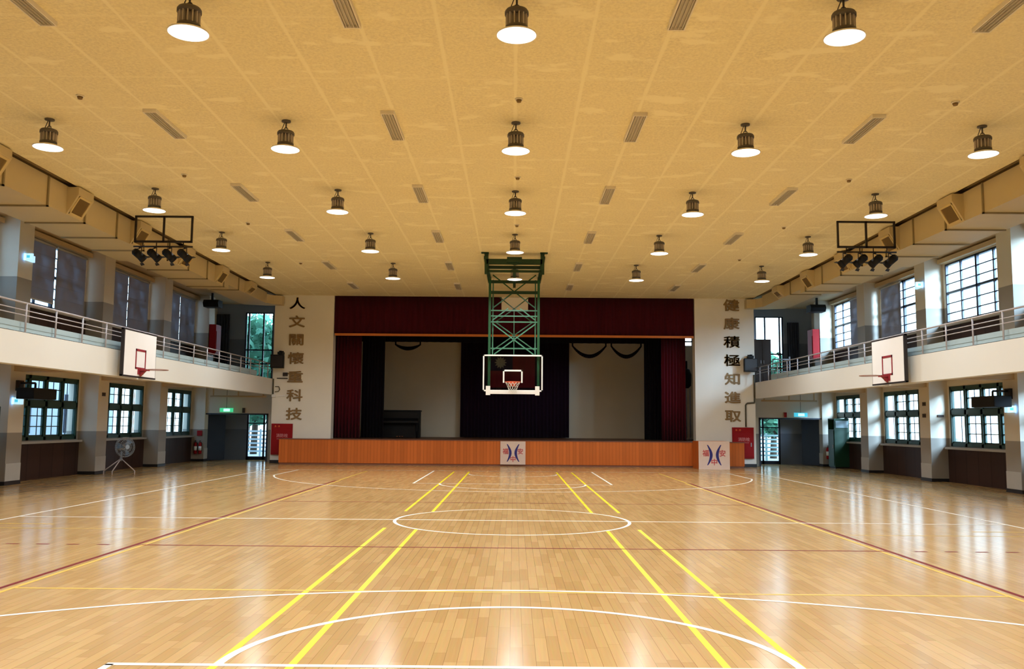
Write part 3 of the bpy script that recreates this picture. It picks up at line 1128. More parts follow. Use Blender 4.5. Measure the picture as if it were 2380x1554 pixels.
# ------------------------------------------------------------------ end walls of the aisles
dn = 0
for s in (-1, 1):
    b = B()
    b.box(s * 8.66, s * XW, YE, YE + 0.18, 1.73, 2.76)
    b.box(s * 8.66, s * 9.08, YE, YE + 0.18, 0, 1.73)
    b.box(s * 11.42, s * XW, YE, YE + 0.18, 0, 1.73)
    struct(b.build('wall_end_' + NAME[s], 'wall'))
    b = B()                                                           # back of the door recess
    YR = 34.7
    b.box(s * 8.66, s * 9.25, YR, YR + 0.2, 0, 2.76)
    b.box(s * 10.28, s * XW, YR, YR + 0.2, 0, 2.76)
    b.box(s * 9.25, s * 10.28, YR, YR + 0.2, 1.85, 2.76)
    struct(b.build('wall_recess_' + NAME[s], 'shaded_blue_wall'))
    dn += 1
    r = struct_root('door_%d' % dn, (s * 9.75, YR + 0.08, 0))
    b = B()
    x0, x1 = s * 9.25, s * 10.28
    for xx in (9.28, 9.62, 10.25):
        b.box(s * (xx - 0.035), s * (xx + 0.035), YR + 0.05, YR + 0.1, 0, 1.85)
    b.box(x0, x1, YR + 0.05, YR + 0.1, 0, 0.13)
    b.box(x0, x1, YR + 0.05, YR + 0.1, 1.8, 1.85)
    b.box(x0, x1, YR + 0.05, YR + 0.1, 1.38, 1.42)
    b.build('door_frame', 'navy_frame', r)
    b = B()
    b.box(x0, x1, YR + 0.07, YR + 0.078, 0.1, 1.82)
    b.build('glass', 'glass', r)
    dn += 1
    r = struct_root('door_%d' % dn, (s * 11.3, YE + 0.2, 0))
    b = B()                                                           # dark leaf folded open inside the recess
    for q in ((s * 11.40, YE + 0.12), ):
        b.prism([(s * 11.40, YE + 0.19), (s * 11.44, YE + 0.19), (s * 10.95, YE + 0.95), (s * 10.91, YE + 0.93)], 0.02, 1.71, 'z')
    b.build('door_leaf', 'slate', r)
    b = B()
    b.box(s * 9.04, s * 9.1, YE - 0.02, YE, 0, 1.76)
    b.box(s * 11.40, s * 11.46, YE - 0.02, YE, 0, 1.76)
    b.box(s * 9.04, s * 11.46, YE - 0.02, YE, 1.71, 1.76)
    b.build('door_frame', 'slate', r)
    # gallery end
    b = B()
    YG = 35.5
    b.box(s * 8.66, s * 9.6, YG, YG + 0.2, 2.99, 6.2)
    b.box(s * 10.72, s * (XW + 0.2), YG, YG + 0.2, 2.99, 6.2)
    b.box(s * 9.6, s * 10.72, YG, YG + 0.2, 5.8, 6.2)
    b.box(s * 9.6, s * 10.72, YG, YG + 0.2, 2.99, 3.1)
    struct(b.build('wall_gallery_' + NAME[s], 'shaded_blue_wall'))
    wn_count[0] += 1
    r = struct_root('window_%d' % wn_count[0], (s * 10.1, YG + 0.08, 3.1))
    b = B()
    for xx in (9.62, 10.0, 10.58, 10.70):
        b.box(s * (xx - 0.03), s * (xx + 0.03), YG + 0.05, YG + 0.1, 3.1, 5.8)
    for zz in (3.12, 3.75, 4.3, 5.78):
        b.box(s * 9.6, s * 10.72, YG + 0.05, YG + 0.1, zz - 0.025, zz + 0.025)
    b.build('window_frame', 'navy_frame', r)
    b = B()
    b.box(s * 9.6, s * 10.72, YG + 0.07, YG + 0.078, 3.1, 5.8)
    b.build('glass', 'glass', r)
    if s < 0:
        drape('gallery_curtain', 'grey_cloth', -11.83, -11.3, YG - 0.12, 3.03, 5.7, 5, 0.05, 'dark curtain at the far end of the left gallery', 'curtain', 'gallery end curtains')
    else:
        drape('gallery_curtain', 'grey_cloth', 10.85, 11.3, YG - 0.12, 3.03, 5.55, 5, 0.05, 'dark curtain gathered beside the window at the far end of the right gallery', 'curtain', 'gallery end curtains')

# ------------------------------------------------------------------ air ducts
for s in (-1, 1):
    t = thing('air_duct', 'cream boxed air duct under the ceiling above the %s balcony' % NAME[s], 'duct', (s * 8.75, 20.0, 5.46), 'air ducts')
    b = B()
    b.box(s * 8.75, s * 9.95, 3.0, 22.3, 5.46, 6.02)
    b.prism([(s * 8.75, 5.46), (s * 9.95, 5.46), (s * 9.95, 6.02), (s * 8.75, 6.02)], 22.3, 22.31, 'y')
    b.box(s * 8.75, s * 9.85, 22.3, 27.2, 5.50, 6.02)
    b.box(s * 8.75, s * 9.7, 27.2, 31.4, 5.62, 6.02)
    b.prism([(s * 8.75, 31.4), (s * 9.7, 31.4), (s * 9.7, 31.9), (s * 9.0, 32.15), (s * 8.32, 32.15), (s * 8.32, 31.85), (s * 8.6, 31.75)], 5.64, 5.96, 'z')
    b.build('duct_body', 'duct', t)
    for k in range(11):
        y = 13.63 + 1.45 * k
        zz, xo = (5.46, 9.95) if y < 22.3 else ((5.50, 9.85) if y < 27.2 else (5.62, 9.7))
        b = B()
        b.box(s * 8.72, s * 8.75, y - 0.02, y + 0.02, zz - 0.03, 6.02)
        b.box(s * 8.72, s * xo, y - 0.02, y + 0.02, zz - 0.03, zz)
        b.build('flange', 'flange', t)
    for k, y in enumerate((14.3, 17.25, 20.15, 23.05, 25.9, 28.8)):
        zz = 5.46 if y < 22 else (5.5 if y < 27 else 5.62)
        b = B()
        yb = y + 0.62
        b.prism([(s * 8.75, zz), (s * 8.75, 6.0), (s * 8.52, 6.0), (s * 8.52, 5.86)], y, yb, 'y')
        gb = b.build('outlet_boot', 'duct', t)
        # square grille on the sloping face
        p0, p1 = Vector((s * 8.735, 0, zz + 0.03)), Vector((s * 8.535, 0, 5.84))
        nrm = Vector((-s * 0.85, 0, -0.55)).normalized() * 0.012
        b = B()

        def gp(u, v, off):
            p = p0.lerp(p1, v) + nrm * off
            return (p.x, y + 0.06 + u * 0.5, p.z)
        for u0, u1, v0, v1 in ((0, 1, 0, 0.1), (0, 1, 0.9, 1), (0, 0.08, 0, 1), (0.92, 1, 0, 1)):
            P = [gp(u0, v0, 0), gp(u1, v0, 0), gp(u1, v1, 0), gp(u0, v1, 0)]
            Q = [gp(u0, v0, 1.6), gp(u1, v0, 1.6), gp(u1, v1, 1.6), gp(u0, v1, 1.6)]
            b.face(Q)
            for i in range(4):
                j = (i + 1) % 4
                b.face([P[i], P[j], Q[j], Q[i]])
        b.build('grille_rim', 'grille_rim', gb)
        b = B()
        b.face([gp(0.08, 0.1, 0.5), gp(0.92, 0.1, 0.5), gp(0.92, 0.9, 0.5), gp(0.08, 0.9, 0.5)])
        for k2 in range(6):
            u = 0.14 + 0.13 * k2
            b.face([gp(u, 0.1, 1.2), gp(u + 0.05, 0.1, 1.2), gp(u + 0.05, 0.9, 1.2), gp(u, 0.9, 1.2)])
        b.build('louver', 'grille', gb)

# ------------------------------------------------------------------ high bay lamps
ROWS = [1.29, 5.32, 9.35, 13.40, 17.42, 21.45, 25.5]
XS = [-7.1, -3.49, 0.01, 3.5, 7.1]
ROWN = {2: 'nearest row', 3: 'second row from the viewer', 4: 'third row from the viewer', 5: 'fourth row from the viewer', 6: 'row nearest the stage'}
COLN = ['leftmost', 'second from left', 'middle', 'second from right', 'rightmost']


def make_lamp(x, y, label):
    t = thing('high_bay_lamp', label, 'ceiling lamp', (x, y, ZC), 'high bay lamps hanging from the ceiling')
    b = B()
    b.lathe([(0.07, 0), (0.07, -0.02), (0.02, -0.03)], (x, y, ZC), 12)
    b.tube((x, y, ZC - 0.02), (x, y, ZC - 0.12), 0.012, 8)
    b.torus((x, y, ZC - 0.135), 0.028, 0.007, 16, 6, 'y')
    b.tube((x - 0.02, y, ZC - 0.02), (x - 0.07, y, ZC - 0.15), 0.006, 6)
    b.build('hanger', 'lamp_case', t)
    b = B()
    b.lathe([(0.0, ZC - 0.145), (0.06, ZC - 0.15), (0.115, ZC - 0.17), (0.128, ZC - 0.19), (0.128, ZC - 0.225), (0.0, ZC - 0.225)], (x, y, 0), 24)
    b.build('top_cap', 'lamp_case', t)
    b = B()
    b.lathe([(0.0, ZC - 0.355), (0.122, ZC - 0.355), (0.122, ZC - 0.385), (0.10, ZC - 0.40), (0.0, ZC - 0.40)], (x, y, 0), 24)
    b.build('base_ring', 'lamp_case', t)
    b = B()
    b.tube((x, y, ZC - 0.36), (x, y, ZC - 0.22), 0.062, 14)
    for k in range(14):
        q = 2 * PI * k / 14
        d = Vector((math.cos(q), math.sin(q), 0))
        n_ = Vector((-d.y, d.x, 0)) * 0.006
        p0, p1 = Vector((x, y, 0)) + d * 0.06, Vector((x, y, 0)) + d * 0.118
        z0, z1 = ZC - 0.358, ZC - 0.222
        b.prism([((p0 + n_).x, (p0 + n_).y), ((p1 + n_).x, (p1 + n_).y), ((p1 - n_).x, (p1 - n_).y), ((p0 - n_).x, (p0 - n_).y)], z0, z1, 'z')
    b.build('cooling_fin', 'lamp_fin', t)
    b = B()
    b.lathe([(0.085, ZC - 0.395), (0.12, ZC - 0.40), (0.215, ZC - 0.435), (0.222, ZC - 0.45), (0.215, ZC - 0.452), (0.118, ZC - 0.408), (0.085, ZC - 0.402)], (x, y, 0), 32)
    b.build('reflector_dish', 'lamp_dish', t)
    b = B()
    ring = [b.bm.verts.new((x + 0.213 * math.cos(2 * PI * i / 24), y + 0.213 * math.sin(2 * PI * i / 24), ZC - 0.449)) for i in range(24)]
    b.bm.faces.new(ring[::-1])
    b.build('diffuser', 'lamp', t, fix=False)
    ld = bpy.data.lights.new('lamp_light', 'AREA')
    ld.shape = 'DISK'
    ld.size = 0.42
    ld.energy = LAMP_W
    ld.color = (0.92, 0.975, 1.0)
    ld.spread = LAMP_SPREAD
    lo = bpy.data.objects.new('lamp_light', ld)
    COL.objects.link(lo)
    lo.parent = t
    lo.location = (0, 0, -0.456)
    return t


lamp0 = None
for ri, y in enumerate(ROWS):
    for ci, x in enumerate(XS):
        if ri < 2:
            lb = 'white dish high bay lamp over the near end of the court, behind the viewer'
        else:
            lb = 'white dish high bay lamp, %s in the %s' % (COLN[ci], ROWN[ri])
        if lamp0 is None:
            lamp0 = make_lamp(x, y, lb)
        else:
            dup(lamp0, (x - XS[0], y - ROWS[0], 0), lb)

# ------------------------------------------------------------------ ceiling vents
VY = [9.45, 13.53, 17.6, 21.65, 25.75, 29.6]
VX = [-5.38, -1.88, 1.84, 5.34]
VR = ['nearest row', 'second row from the viewer', 'third row from the viewer', 'fourth row from the viewer', 'fifth row from the viewer', 'row nearest the stage']
VC = ['leftmost', 'second from left', 'second from right', 'rightmost']


def make_vent(x, y, label):
    t = thing('ceiling_vent', label, 'vent', (x, y, ZC), 'long ceiling vents')
    b = B()
    b.box(x - 0.10, x + 0.10, y - 0.62, y - 0.60, ZC - 0.055, ZC)
    b.box(x - 0.10, x + 0.10, y + 0.60, y + 0.62, ZC - 0.055, ZC)
    b.box(x - 0.10, x - 0.085, y - 0.6, y + 0.6, ZC - 0.055, ZC)
    b.box(x + 0.085, x + 0.10, y - 0.6, y + 0.6, ZC - 0.055, ZC)
    b.build('casing', 'vent', t)
    b = B()
    b.box(x - 0.085, x + 0.085, y - 0.6, y + 0.6, ZC - 0.02, ZC)
    for k in range(4):
        xx = x - 0.063 + 0.042 * k
        b.box(xx - 0.004, xx + 0.004, y - 0.6, y + 0.6, ZC - 0.05, ZC - 0.02)
    b.build('louver', 'vent_dark', t)
    return t


v0 = None
for ri, y in enumerate(VY):
    for ci, x in enumerate(VX):
        lb = 'long grey ceiling vent, %s in the %s' % (VC[ci], VR[ri])
        if v0 is None:
            v0 = make_vent(x, y, lb)
        else:
            dup(v0, (x - VX[0], y - VY[0], 0), lb)

# ------------------------------------------------------------------ smoke detectors
det = None
DN = ['near', 'second', 'third', 'far']
for ri, y in enumerate((12.4, 16.4, 20.4, 25.5)):
    for ci, x in enumerate((-6.15, 0.05, 6.2)):
        y = 24.45 if (ri == 3 and ci == 1) else y
        lb = 'small brown smoke detector on the ceiling, %s one of the %s line' % (DN[ri], ('left', 'middle', 'right')[ci])
        if det is None:
            det = thing('smoke_detector', lb, 'smoke detector', (x, y, ZC), 'ceiling smoke detectors')
            b = B()
            b.lathe([(0.0, ZC - 0.02), (0.055, ZC - 0.018), (0.058, ZC)], (x, y, 0), 16)
            b.build('base_plate', 'vent', det)
            b = B()
            b.lathe([(0.0, ZC - 0.055), (0.03, ZC - 0.052), (0.04, ZC - 0.02)], (x, y, 0), 16)
            b.build('sensor', 'grille', det)
            dp = (x, y)
        else:
            dup(det, (x - dp[0], y - dp[1], 0), lb)

# ------------------------------------------------------------------ ceiling hung hoop on a green mast
t = thing('ceiling_hung_hoop', 'basketball hoop on a green lattice mast hung from the ceiling before the stage', 'basketball hoop', (0, 27.2, ZC))
YF, YR2 = 27.2, 27.75
for sx in (-1, 1):
    b = B()
    b.box(sx * 0.77 - 0.05, sx * 0.77 + 0.05, 23.75, 27.9, 5.85, 5.93)         # rail along the ceiling
    for y in (23.8, 25.6, 27.6):
        b.box(sx * 0.77 - 0.035, sx * 0.77 + 0.035, y - 0.03, y + 0.03, 5.93, ZC)
    b.box(sx * 0.79 - 0.10, sx * 0.79 + 0.10, 23.7, 23.86, ZC - 0.02, ZC)
    b.box(sx * 0.75 - 0.05, sx * 0.75 + 0.05, 23.78, 23.86, 5.45, ZC)
    b.build('ceiling_rail', 'green_dark', t)
for q in ((-0.75, 0.75, 23.78, 23.88, 5.72, 5.86), (-0.72, 0.72, 23.92, 24.0, 5.62, 5.70), (-0.72, 0.72, 23.78, 23.84, 5.50, 5.56)):
    b = B()
    b.box(*q)
    b.build('crossbeam', 'green_dark', t)
b = B()
b.box(-0.2, 0.2, 23.70, 23.779, 5.76, 5.9)
b.build('winch_box', 'green_dark', t)
for sx in (-1, 1):
    b = B()
    b.beam((sx * 0.745, YF, 2.52), (sx * 0.745, YF, ZC - 0.1), 0.075, 0.06)
    b.build('mast_upright', 'green_steel', t)
    b = B()
    b.beam((sx * 0.66, YR2, 3.55), (sx * 0.66, YR2, ZC - 0.1), 0.04, 0.04)
    b.build('rear_upright', 'green_light', t)
for z in (5.79, 5.46):
    b = B()
    b.box(-0.71, 0.71, YF - 0.02, YF + 0.03, z - 0.05, z + 0.04)
    b.build('dark_rung', 'green_dark', t)
for z in (4.90, 4.73, 4.55, 3.74):
    b = B()
    b.box(-0.71, 0.71, YF + 0.0, YF + 0.035, z - 0.018, z + 0.018)
    b.build('rung', 'green_light', t)
for sx in (-1, 1):
    for p, q, wd_, nm, mk in (((sx * 0.66, YF + 0.02, 6.0), (-sx * 0.66, YF + 0.02, 4.97), 0.035, 'upper_brace', 'green_steel'),
                              ((sx * 0.45, YR2, 5.38), (0, YR2, 5.02), 0.03, 'rear_brace', 'green_steel'), ((0, YR2, 5.02), (sx * 0.62, YR2, 4.58), 0.03, 'rear_brace', 'green_steel'),
                              ((sx * 0.66, YF + 0.02, 4.50), (-sx * 0.60, YF + 0.02, 3.56), 0.035, 'lower_brace', 'green_light'),
                              ((sx * 0.60, YR2, 4.62), (-sx * 0.64, YR2, 3.74), 0.03, 'rear_brace', 'green_light'),
                              ((sx * 0.66, YF + 0.02, 4.60), (sx * 0.18, YF + 0.02, 4.97), 0.035, 'lower_brace', 'green_light')):
        b = B()
        b.beam(p, q, wd_, 0.03)
        b.build(nm, mk, t)
b = B()
b.beam((0, YR2, 3.6), (0, YR2, 5.0), 0.025, 0.025)
b.build('centre_post', 'green_light', t)
b = B()
b.box(-0.04, 0.04, 23.9, 27.2, 5.60, 5.66)
b.build('drive_arm', 'green_dark', t)
# glass backboard
YB = 26.82
XL, XR, ZB0, ZB1 = -0.92, 0.87, 2.42, 3.52
b = B()
b.box(XL + 0.03, XR - 0.03, YB, YB + 0.012, ZB0 + 0.03, ZB1 - 0.03)
bb = b.build('backboard', 'board_glass', t)
b = B()
b.box(XL, XR, YB - 0.012, YB + 0.03, ZB1 - 0.045, ZB1)
b.box(XL, XR, YB - 0.012, YB + 0.03, ZB0, ZB0 + 0.045)
b.box(XL, XL + 0.04, YB - 0.012, YB + 0.03, ZB0, ZB1)
b.box(XR - 0.04, XR, YB - 0.012, YB + 0.03, ZB0, ZB1)
b.build('backboard_frame', 'white', bb)
b = B()
cx = -0.025
b.box(cx - 0.295, cx + 0.295, YB - 0.006, YB, 3.02, 3.07)
b.box(cx - 0.295, cx - 0.25, YB - 0.006, YB, 2.68, 3.07)
b.box(cx + 0.25, cx + 0.295, YB - 0.006, YB, 2.68, 3.07)
b.build('target_square', 'white', bb)
b = B()
b.box(XL + 0.1, XR - 0.1, YB - 0.03, YB + 0.05, ZB0 - 0.075, ZB0 + 0.01)
b.build('edge_padding', 'gum', bb)
for x in (-0.76, 0.71):
    b = B()
    b.box(x - 0.065, x + 0.065, YB - 0.035, YB + 0.06, ZB0 - 0.11, ZB0 + 0.16)
    b.build('corner_pad', 'gum', bb)
for sx in (-1, 1):
    for z in (2.63, 3.43):
        b = B()
        b.box(sx * 0.73 - 0.025, sx * 0.73 + 0.025, YB + 0.03, YF, z - 0.03, z + 0.03)
        b.build('board_bracket', 'green_steel', bb)
b = B()
b.torus((cx, YB - 0.40, 2.685), 0.225, 0.011, 36, 8)
b.box(cx - 0.07, cx + 0.07, YB - 0.19, YB, 2.655, 2.70)
b.box(cx - 0.09, cx + 0.09, YB - 0.015, YB, 2.58, 2.71)
for sx in (-1, 1):
    b.tube((cx + sx * 0.06, YB - 0.01, 2.60), (cx + sx * 0.13, YB - 0.22, 2.68), 0.008, 6)
rim = b.build('rim', 'orange', t)
b = B()
for k in range(12):
    q, q1, q2 = 2 * PI * k / 12, 2 * PI * (k + 0.5) / 12, 2 * PI * (k + 1) / 12
    c0 = Vector((cx, YB - 0.40, 0))

    def P(a_, r_, z_):
        return (c0.x + r_ * math.cos(a_), c0.y + r_ * math.sin(a_), z_)
    lv = [(0.222, 2.68), (0.175, 2.60), (0.14, 2.52), (0.115, 2.44), (0.12, 2.37)]
    for i in range(4):
        o1, o2 = (q, q1) if i % 2 == 0 else (q1, q)
        b.tube(P(o1, *lv[i]), P(o2, *lv[i + 1]), 0.0045, 5, caps=False)
        o1, o2 = (q2, q1) if i % 2 == 0 else (q1, q2)
        b.tube(P(o1, *lv[i]), P(o2, *lv[i + 1]), 0.0045, 5, caps=False)
b.build('net', 'net', rim)

# ------------------------------------------------------------------ side hoops on the balconies
for s in (-1, 1):
    t = thing('side_hoop', 'white practice backboard with dark red square on the %s balcony front' % NAME[s], 'basketball hoop', (s * 8.45, 20.32, 2.44), 'practice hoops on the balconies')
    b = B()
    b.box(s * 8.45, s * 8.47, 19.47, 21.18, 2.46, 3.44)
    bb = b.build('backboard', 'white_board', t)
    b = B()
    b.box(s * 8.445, s * 8.51, 19.42, 19.47, 2.43, 3.47)
    b.box(s * 8.46, s * 8.51, 21.18, 21.22, 2.43, 3.47)
    b.box(s * 8.45, s * 8.51, 19.42, 21.22, 3.44, 3.475)
    b.box(s * 8.45, s * 8.51, 19.42, 21.22, 2.425, 2.46)
    b.build('backboard_rim', 'blackmetal', bb)
    b = B()
    xq0, xq1 = s * 8.444, s * 8.45
    y0, y1 = 20.06, 20.62
    b.box(xq0, xq1, y0, y1, 3.02, 3.07)
    b.box(xq0, xq1, y0, y1, 2.62, 2.66)
    b.box(xq0, xq1, y0, y0 + 0.05, 2.62, 3.07)
    b.box(xq0, xq1, y1 - 0.05, y1, 2.62, 3.07)
    b.build('target_square', 'rim_red', bb)
    b = B()
    xc = s * (8.45 - 0.40)
    b.torus((xc, 20.34, 2.61), 0.225, 0.010, 36, 8)
    b.build('rim', 'rim_brown', t)
    b = B()
    b.box(s * 8.45, s * 8.43, 20.20, 20.48, 2.50, 2.63)
    b.box(s * 8.45, s * 8.26, 20.27, 20.41, 2.585, 2.625)
    b.prism([(s * 8.44, 2.46), (s * 8.30, 2.60), (s * 8.44, 2.60)], 20.30, 20.38, 'y')
    b.build('rim_bracket', 'rim_red', t)
    b = B()
    for y in (20.02, 20.62):
        for z in (2.62, 3.25):
            if z < 3:
                b.box(s * 8.47, s * 8.865, y - 0.025, y + 0.025, z - 0.025, z + 0.025)
        b.box(s * 8.475, s * 8.52, y - 0.025, y + 0.025, 2.5, 3.4)
    b.build('support_arm', 'blackmetal', t)

# ------------------------------------------------------------------ lighting frames and spotlights
SPN = ['first', 'second', 'third', 'fourth']
for s in (-1, 1):
    x0, x1 = s * 8.47, s * 7.21
    xc = (x0 + x1) / 2
    t = thing('lighting_frame', 'black square tube frame hung from the ceiling on the %s' % NAME[s], 'frame', (xc, 19.78, ZC), 'hanging lighting frames')
    b = B()
    y0 = 19.78
    b.box(min(x0, x1), max(x0, x1), y0 - 0.02, y0 + 0.02, ZC - 0.04, ZC)
    b.box(min(x0, x1), max(x0, x1), y0 - 0.02, y0 + 0.02, 5.42, 5.465)
    for x in (x0, x1, xc):
        b.box(x - 0.02, x + 0.02, y0 - 0.02, y0 + 0.02, 5.42, ZC)
    b.build('tube_frame', 'blackmetal', t)
    b = B()
    for x in (xc - 0.45, xc - 0.15, xc + 0.15, xc + 0.45):
        b.tube((x, y0, 5.42), (x, y0, 5.33), 0.012, 8)
    b.tube((xc - 0.66, y0, 5.33), (xc + 0.66, y0, 5.33), 0.02, 8)
    b.build('lamp_bar', 'blackmetal', t)
    for k in range(4):
        x = xc + (-0.50 + 0.335 * k) + s * 0.02
        lb = 'black spotlight under the %s lighting frame, %s from the left' % (NAME[s], SPN[k])
        sp = thing('stage_spotlight', lb, 'spotlight', (x, y0, 5.33), 'spotlights under the lighting frames')
        d = Vector((-s * 0.50, 0.55, -0.52)).normalized()
        c = Vector((x, y0, 5.13))
        b = B()
        b.tube(c - d * 0.13, c + d * 0.04, 0.085, 14)
        b.tube(c - d * 0.17, c - d * 0.13, 0.05, 14, r2=0.085)
        b.tube(c + d * 0.04, c + d * 0.14, 0.085, 14, r2=0.10)
        b.build('can', 'black', sp)
        b = B()
        pn = d.cross(Vector((0, 0, 1))).normalized() * 0.095
        top = Vector((x, y0, 5.29))
        b.path([c + pn, top + pn, top - pn, c - pn], 0.010, 6)
        b.tube(top, (x, y0, 5.309), 0.022, 8)
        b.build('yoke', 'blackmetal', sp)
        b = B()
        up = Vector((0, 0, 1))
        side = pn.normalized()
        upv = side.cross(d).normalized()
        e = c + d * 0.14
        for (a_, o_) in ((upv, 0.10), (-upv, 0.10)):
            o1 = side if abs(a_.dot(side)) < 0.5 else upv
            q0 = e + a_ * o_
            b.face([q0 - o1 * 0.07, q0 + o1 * 0.07, q0 + o1 * 0.08 + d * 0.06 + a_ * 0.02, q0 - o1 * 0.08 + d * 0.06 + a_ * 0.02])
        fl_ = b.build('barn_door', 'blackmetal', sp, fix=False)
        fl_.modifiers.new('thickness', 'SOLIDIFY').thickness = 0.006

# ------------------------------------------------------------------ loudspeakers
for s in (-1, 1):
    xc = s * 8.41
    t = thing('wall_loudspeaker', 'black loudspeaker on the stage wall outside the bronze characters, %s of the stage' % NAME[s], 'loudspeaker', (xc, YS, 3.4), 'black wall loudspeakers')
    b = B()
    b.prism([(xc - 0.24, YS - 0.44), (xc + 0.24, YS - 0.44), (xc + 0.18, YS - 0.10), (xc - 0.18, YS - 0.10)], 3.37, 3.84, 'z')
    b.build('cabinet', 'black', t, bevel=0.01)
    b = B()
    b.box(xc - 0.21, xc + 0.21, YS - 0.455, YS - 0.442, 3.40, 3.81)
    b.build('front_grille', 'blackmetal', t)
    b = B()
    xb = xc - s * 0.0 + 0.06
    b.box(xb - 0.09, xb + 0.09, YS - 0.3, YS, 3.86, 3.95)
    b.tube((xb, YS - 0.25, 3.83), (xb, YS - 0.25, 3.99), 0.05, 10)
    b.box(xb - 0.06, xb + 0.06, YS - 0.02, YS, 3.7, 4.0)
    b.build('wall_bracket', 'black', t)
    # black box on a bracket under the balcony by the nearest pillar
    t = thing('bracket_speaker', 'black horizontal speaker box on a bracket by the nearest %s pillar under the balcony' % NAME[s], 'loudspeaker', (s * 11.0, 20.6, 2.1), 'black speakers under the balcony')
    b = B()
    b.box(s * 10.72, s * 11.12, 20.15, 21.15, 1.93, 2.18)
    b.build('cabinet', 'black', t, bevel=0.012)
    b = B()
    b.path([(s * 10.95, 20.62, 2.18), (s * 10.95, 20.62, 2.30), (s * 11.3, 20.62, 2.30)], 0.025, 8)
    b.box(s * 11.28, s * XP, 20.52, 20.74, 2.12, 2.36)
    b.build('wall_bracket', 'blackmetal', t)
    # small speaker box under the gallery ceiling
    b = B()
    b.prism([(32.3, 5.60), (32.75, 5.60), (32.75, 5.86), (32.3, 5.86), (32.22, 5.74)], s * 10.75, s * 11.3, 'x')
    b.box(s * 11.0, s * 11.06, 32.4, 32.5, 5.86, 6.12)
    tag(b.build('gallery_speaker', 'black', org=(s * 11.0, 32.5, 5.6)), 'black speaker box hung under the far gallery ceiling on the %s' % NAME[s], 'loudspeaker', 'speakers under the gallery ceiling')

# ------------------------------------------------------------------ fire cabinets
for s in (-1, 1):
    x0, x1 = (-8.62, -7.87) if s < 0 else (7.80, 8.56)
    xc = (x0 + x1) / 2
    t = thing('fire_hydrant_cabinet', 'red fire hydrant cabinet on the stage wall beside the %s end of the stage' % NAME[s], 'fire cabinet', (xc, YS, 0.3), 'red fire cabinets')
    b = B()
    b.box(x0, x1, YS - 0.10, YS - 0.022, 0.30, 1.40)
    b.build('cabinet_body', 'red_cab', t, bevel=0.008)
    b = B()
    b.box(x0 + 0.05, x1 - 0.05, YS - 0.115, YS - 0.10, 0.35, 1.20)
    d = b.build('door', 'red_cab', t, bevel=0.004)
    b = B()
    b.box(x1 - 0.12, x1 - 0.09, YS - 0.13, YS - 0.115, 0.72, 0.86)
    b.build('door_handle', 'steel', d)
    b = B()
    for k, xx in enumerate((x0 + 0.14, x0 + 0.27)):
        b.lathe([(0.0, -0.03), (0.035, -0.02), (0.04, 0)], (xx, YS - 0.10, 1.30), 16, axis='y')
    b.build('indicator_lamp', 'orange', t)
    text_mesh('cabinet_text', '\u6d88\u9632\u6813', 'pale_text', t, 0.14, 0.002, (xc + 0.02, YS - 0.117, 0.98), (PI / 2, 0, 0), bold=0.003)
    text_mesh('cabinet_text', 'FIRE HYDRANT', 'pale_text', t, 0.055, 0.002, (xc + 0.02, YS - 0.117, 0.86), (PI / 2, 0, 0))
    # gallery cabinet on the last pillar
    t = thing('gallery_fire_cabinet', 'red fire cabinet on the last pillar of the %s gallery' % NAME[s], 'fire cabinet', (s * 11.2, 33.3, 3.95), 'red gallery fire cabinets')
    b = B()
    b.box(s * 11.08, s * (XP - 0.02), 33.12, 33.70, 3.95, 5.05)
    b.build('cabinet_body', 'red_cab', t, bevel=0.008)
    b = B()
    b.box(s * 11.065, s * 11.08, 33.17, 33.65, 4.0, 4.8)
    b.build('door', 'red_cab', t)

# fire extinguishers on the left pillar end
t0_ = None
for k, (x, y, lb) in enumerate(((-11.62, 33.02, 'red fire extinguisher hung beside the left door, nearer the window'), (-11.45, 33.02, 'red fire extinguisher hung beside the left door, nearer the door'), (11.5, 33.02, 'red fire extinguisher beside the right door, half behind the green locker'))):
    t = thing('fire_extinguisher', lb, 'fire extinguisher', (x, y, 0.28), 'fire extinguishers')
    b = B()
    b.lathe([(0.0, 0.27), (0.055, 0.275), (0.062, 0.30), (0.062, 0.62), (0.045, 0.68), (0.02, 0.70), (0.0, 0.70)], (x, y, 0), 18)
    b.build('cylinder', 'red_cab', t)
    b = B()
    b.box(x - 0.015, x + 0.015, y - 0.07, y + 0.02, 0.70, 0.725)
    b.box(x - 0.015, x + 0.015, y - 0.06, y + 0.02, 0.74, 0.76)
    b.build('valve_lever', 'black', t)
    b = B()
    b.path([(x + 0.02, y - 0.02, 0.71), (x + 0.07, y - 0.03, 0.66), (x + 0.075, y - 0.03, 0.45), (x + 0.07, y - 0.03, 0.36)], 0.010, 8)
    b.build('hose', 'black', t)
    b = B()
    b.lathe([(0.0635, 0.40), (0.0635, 0.55)], (x, y, 0), 18)
    b.build('paper_label', 'white', t)
    b = B()
    b.box(x - 0.03, x + 0.03, y + 0.055, 33.099, 0.45, 0.60)
    b.build('wall_bracket', 'black', t)
b = B()
b.box(-11.6, -11.42, 33.06, 33.095, 0.93, 1.12)
tag(b.build('extinguisher_sign', 'red_cab', org=(-11.5, 33.08, 0.93)), 'small red sign above the fire extinguishers beside the left door', 'sign')

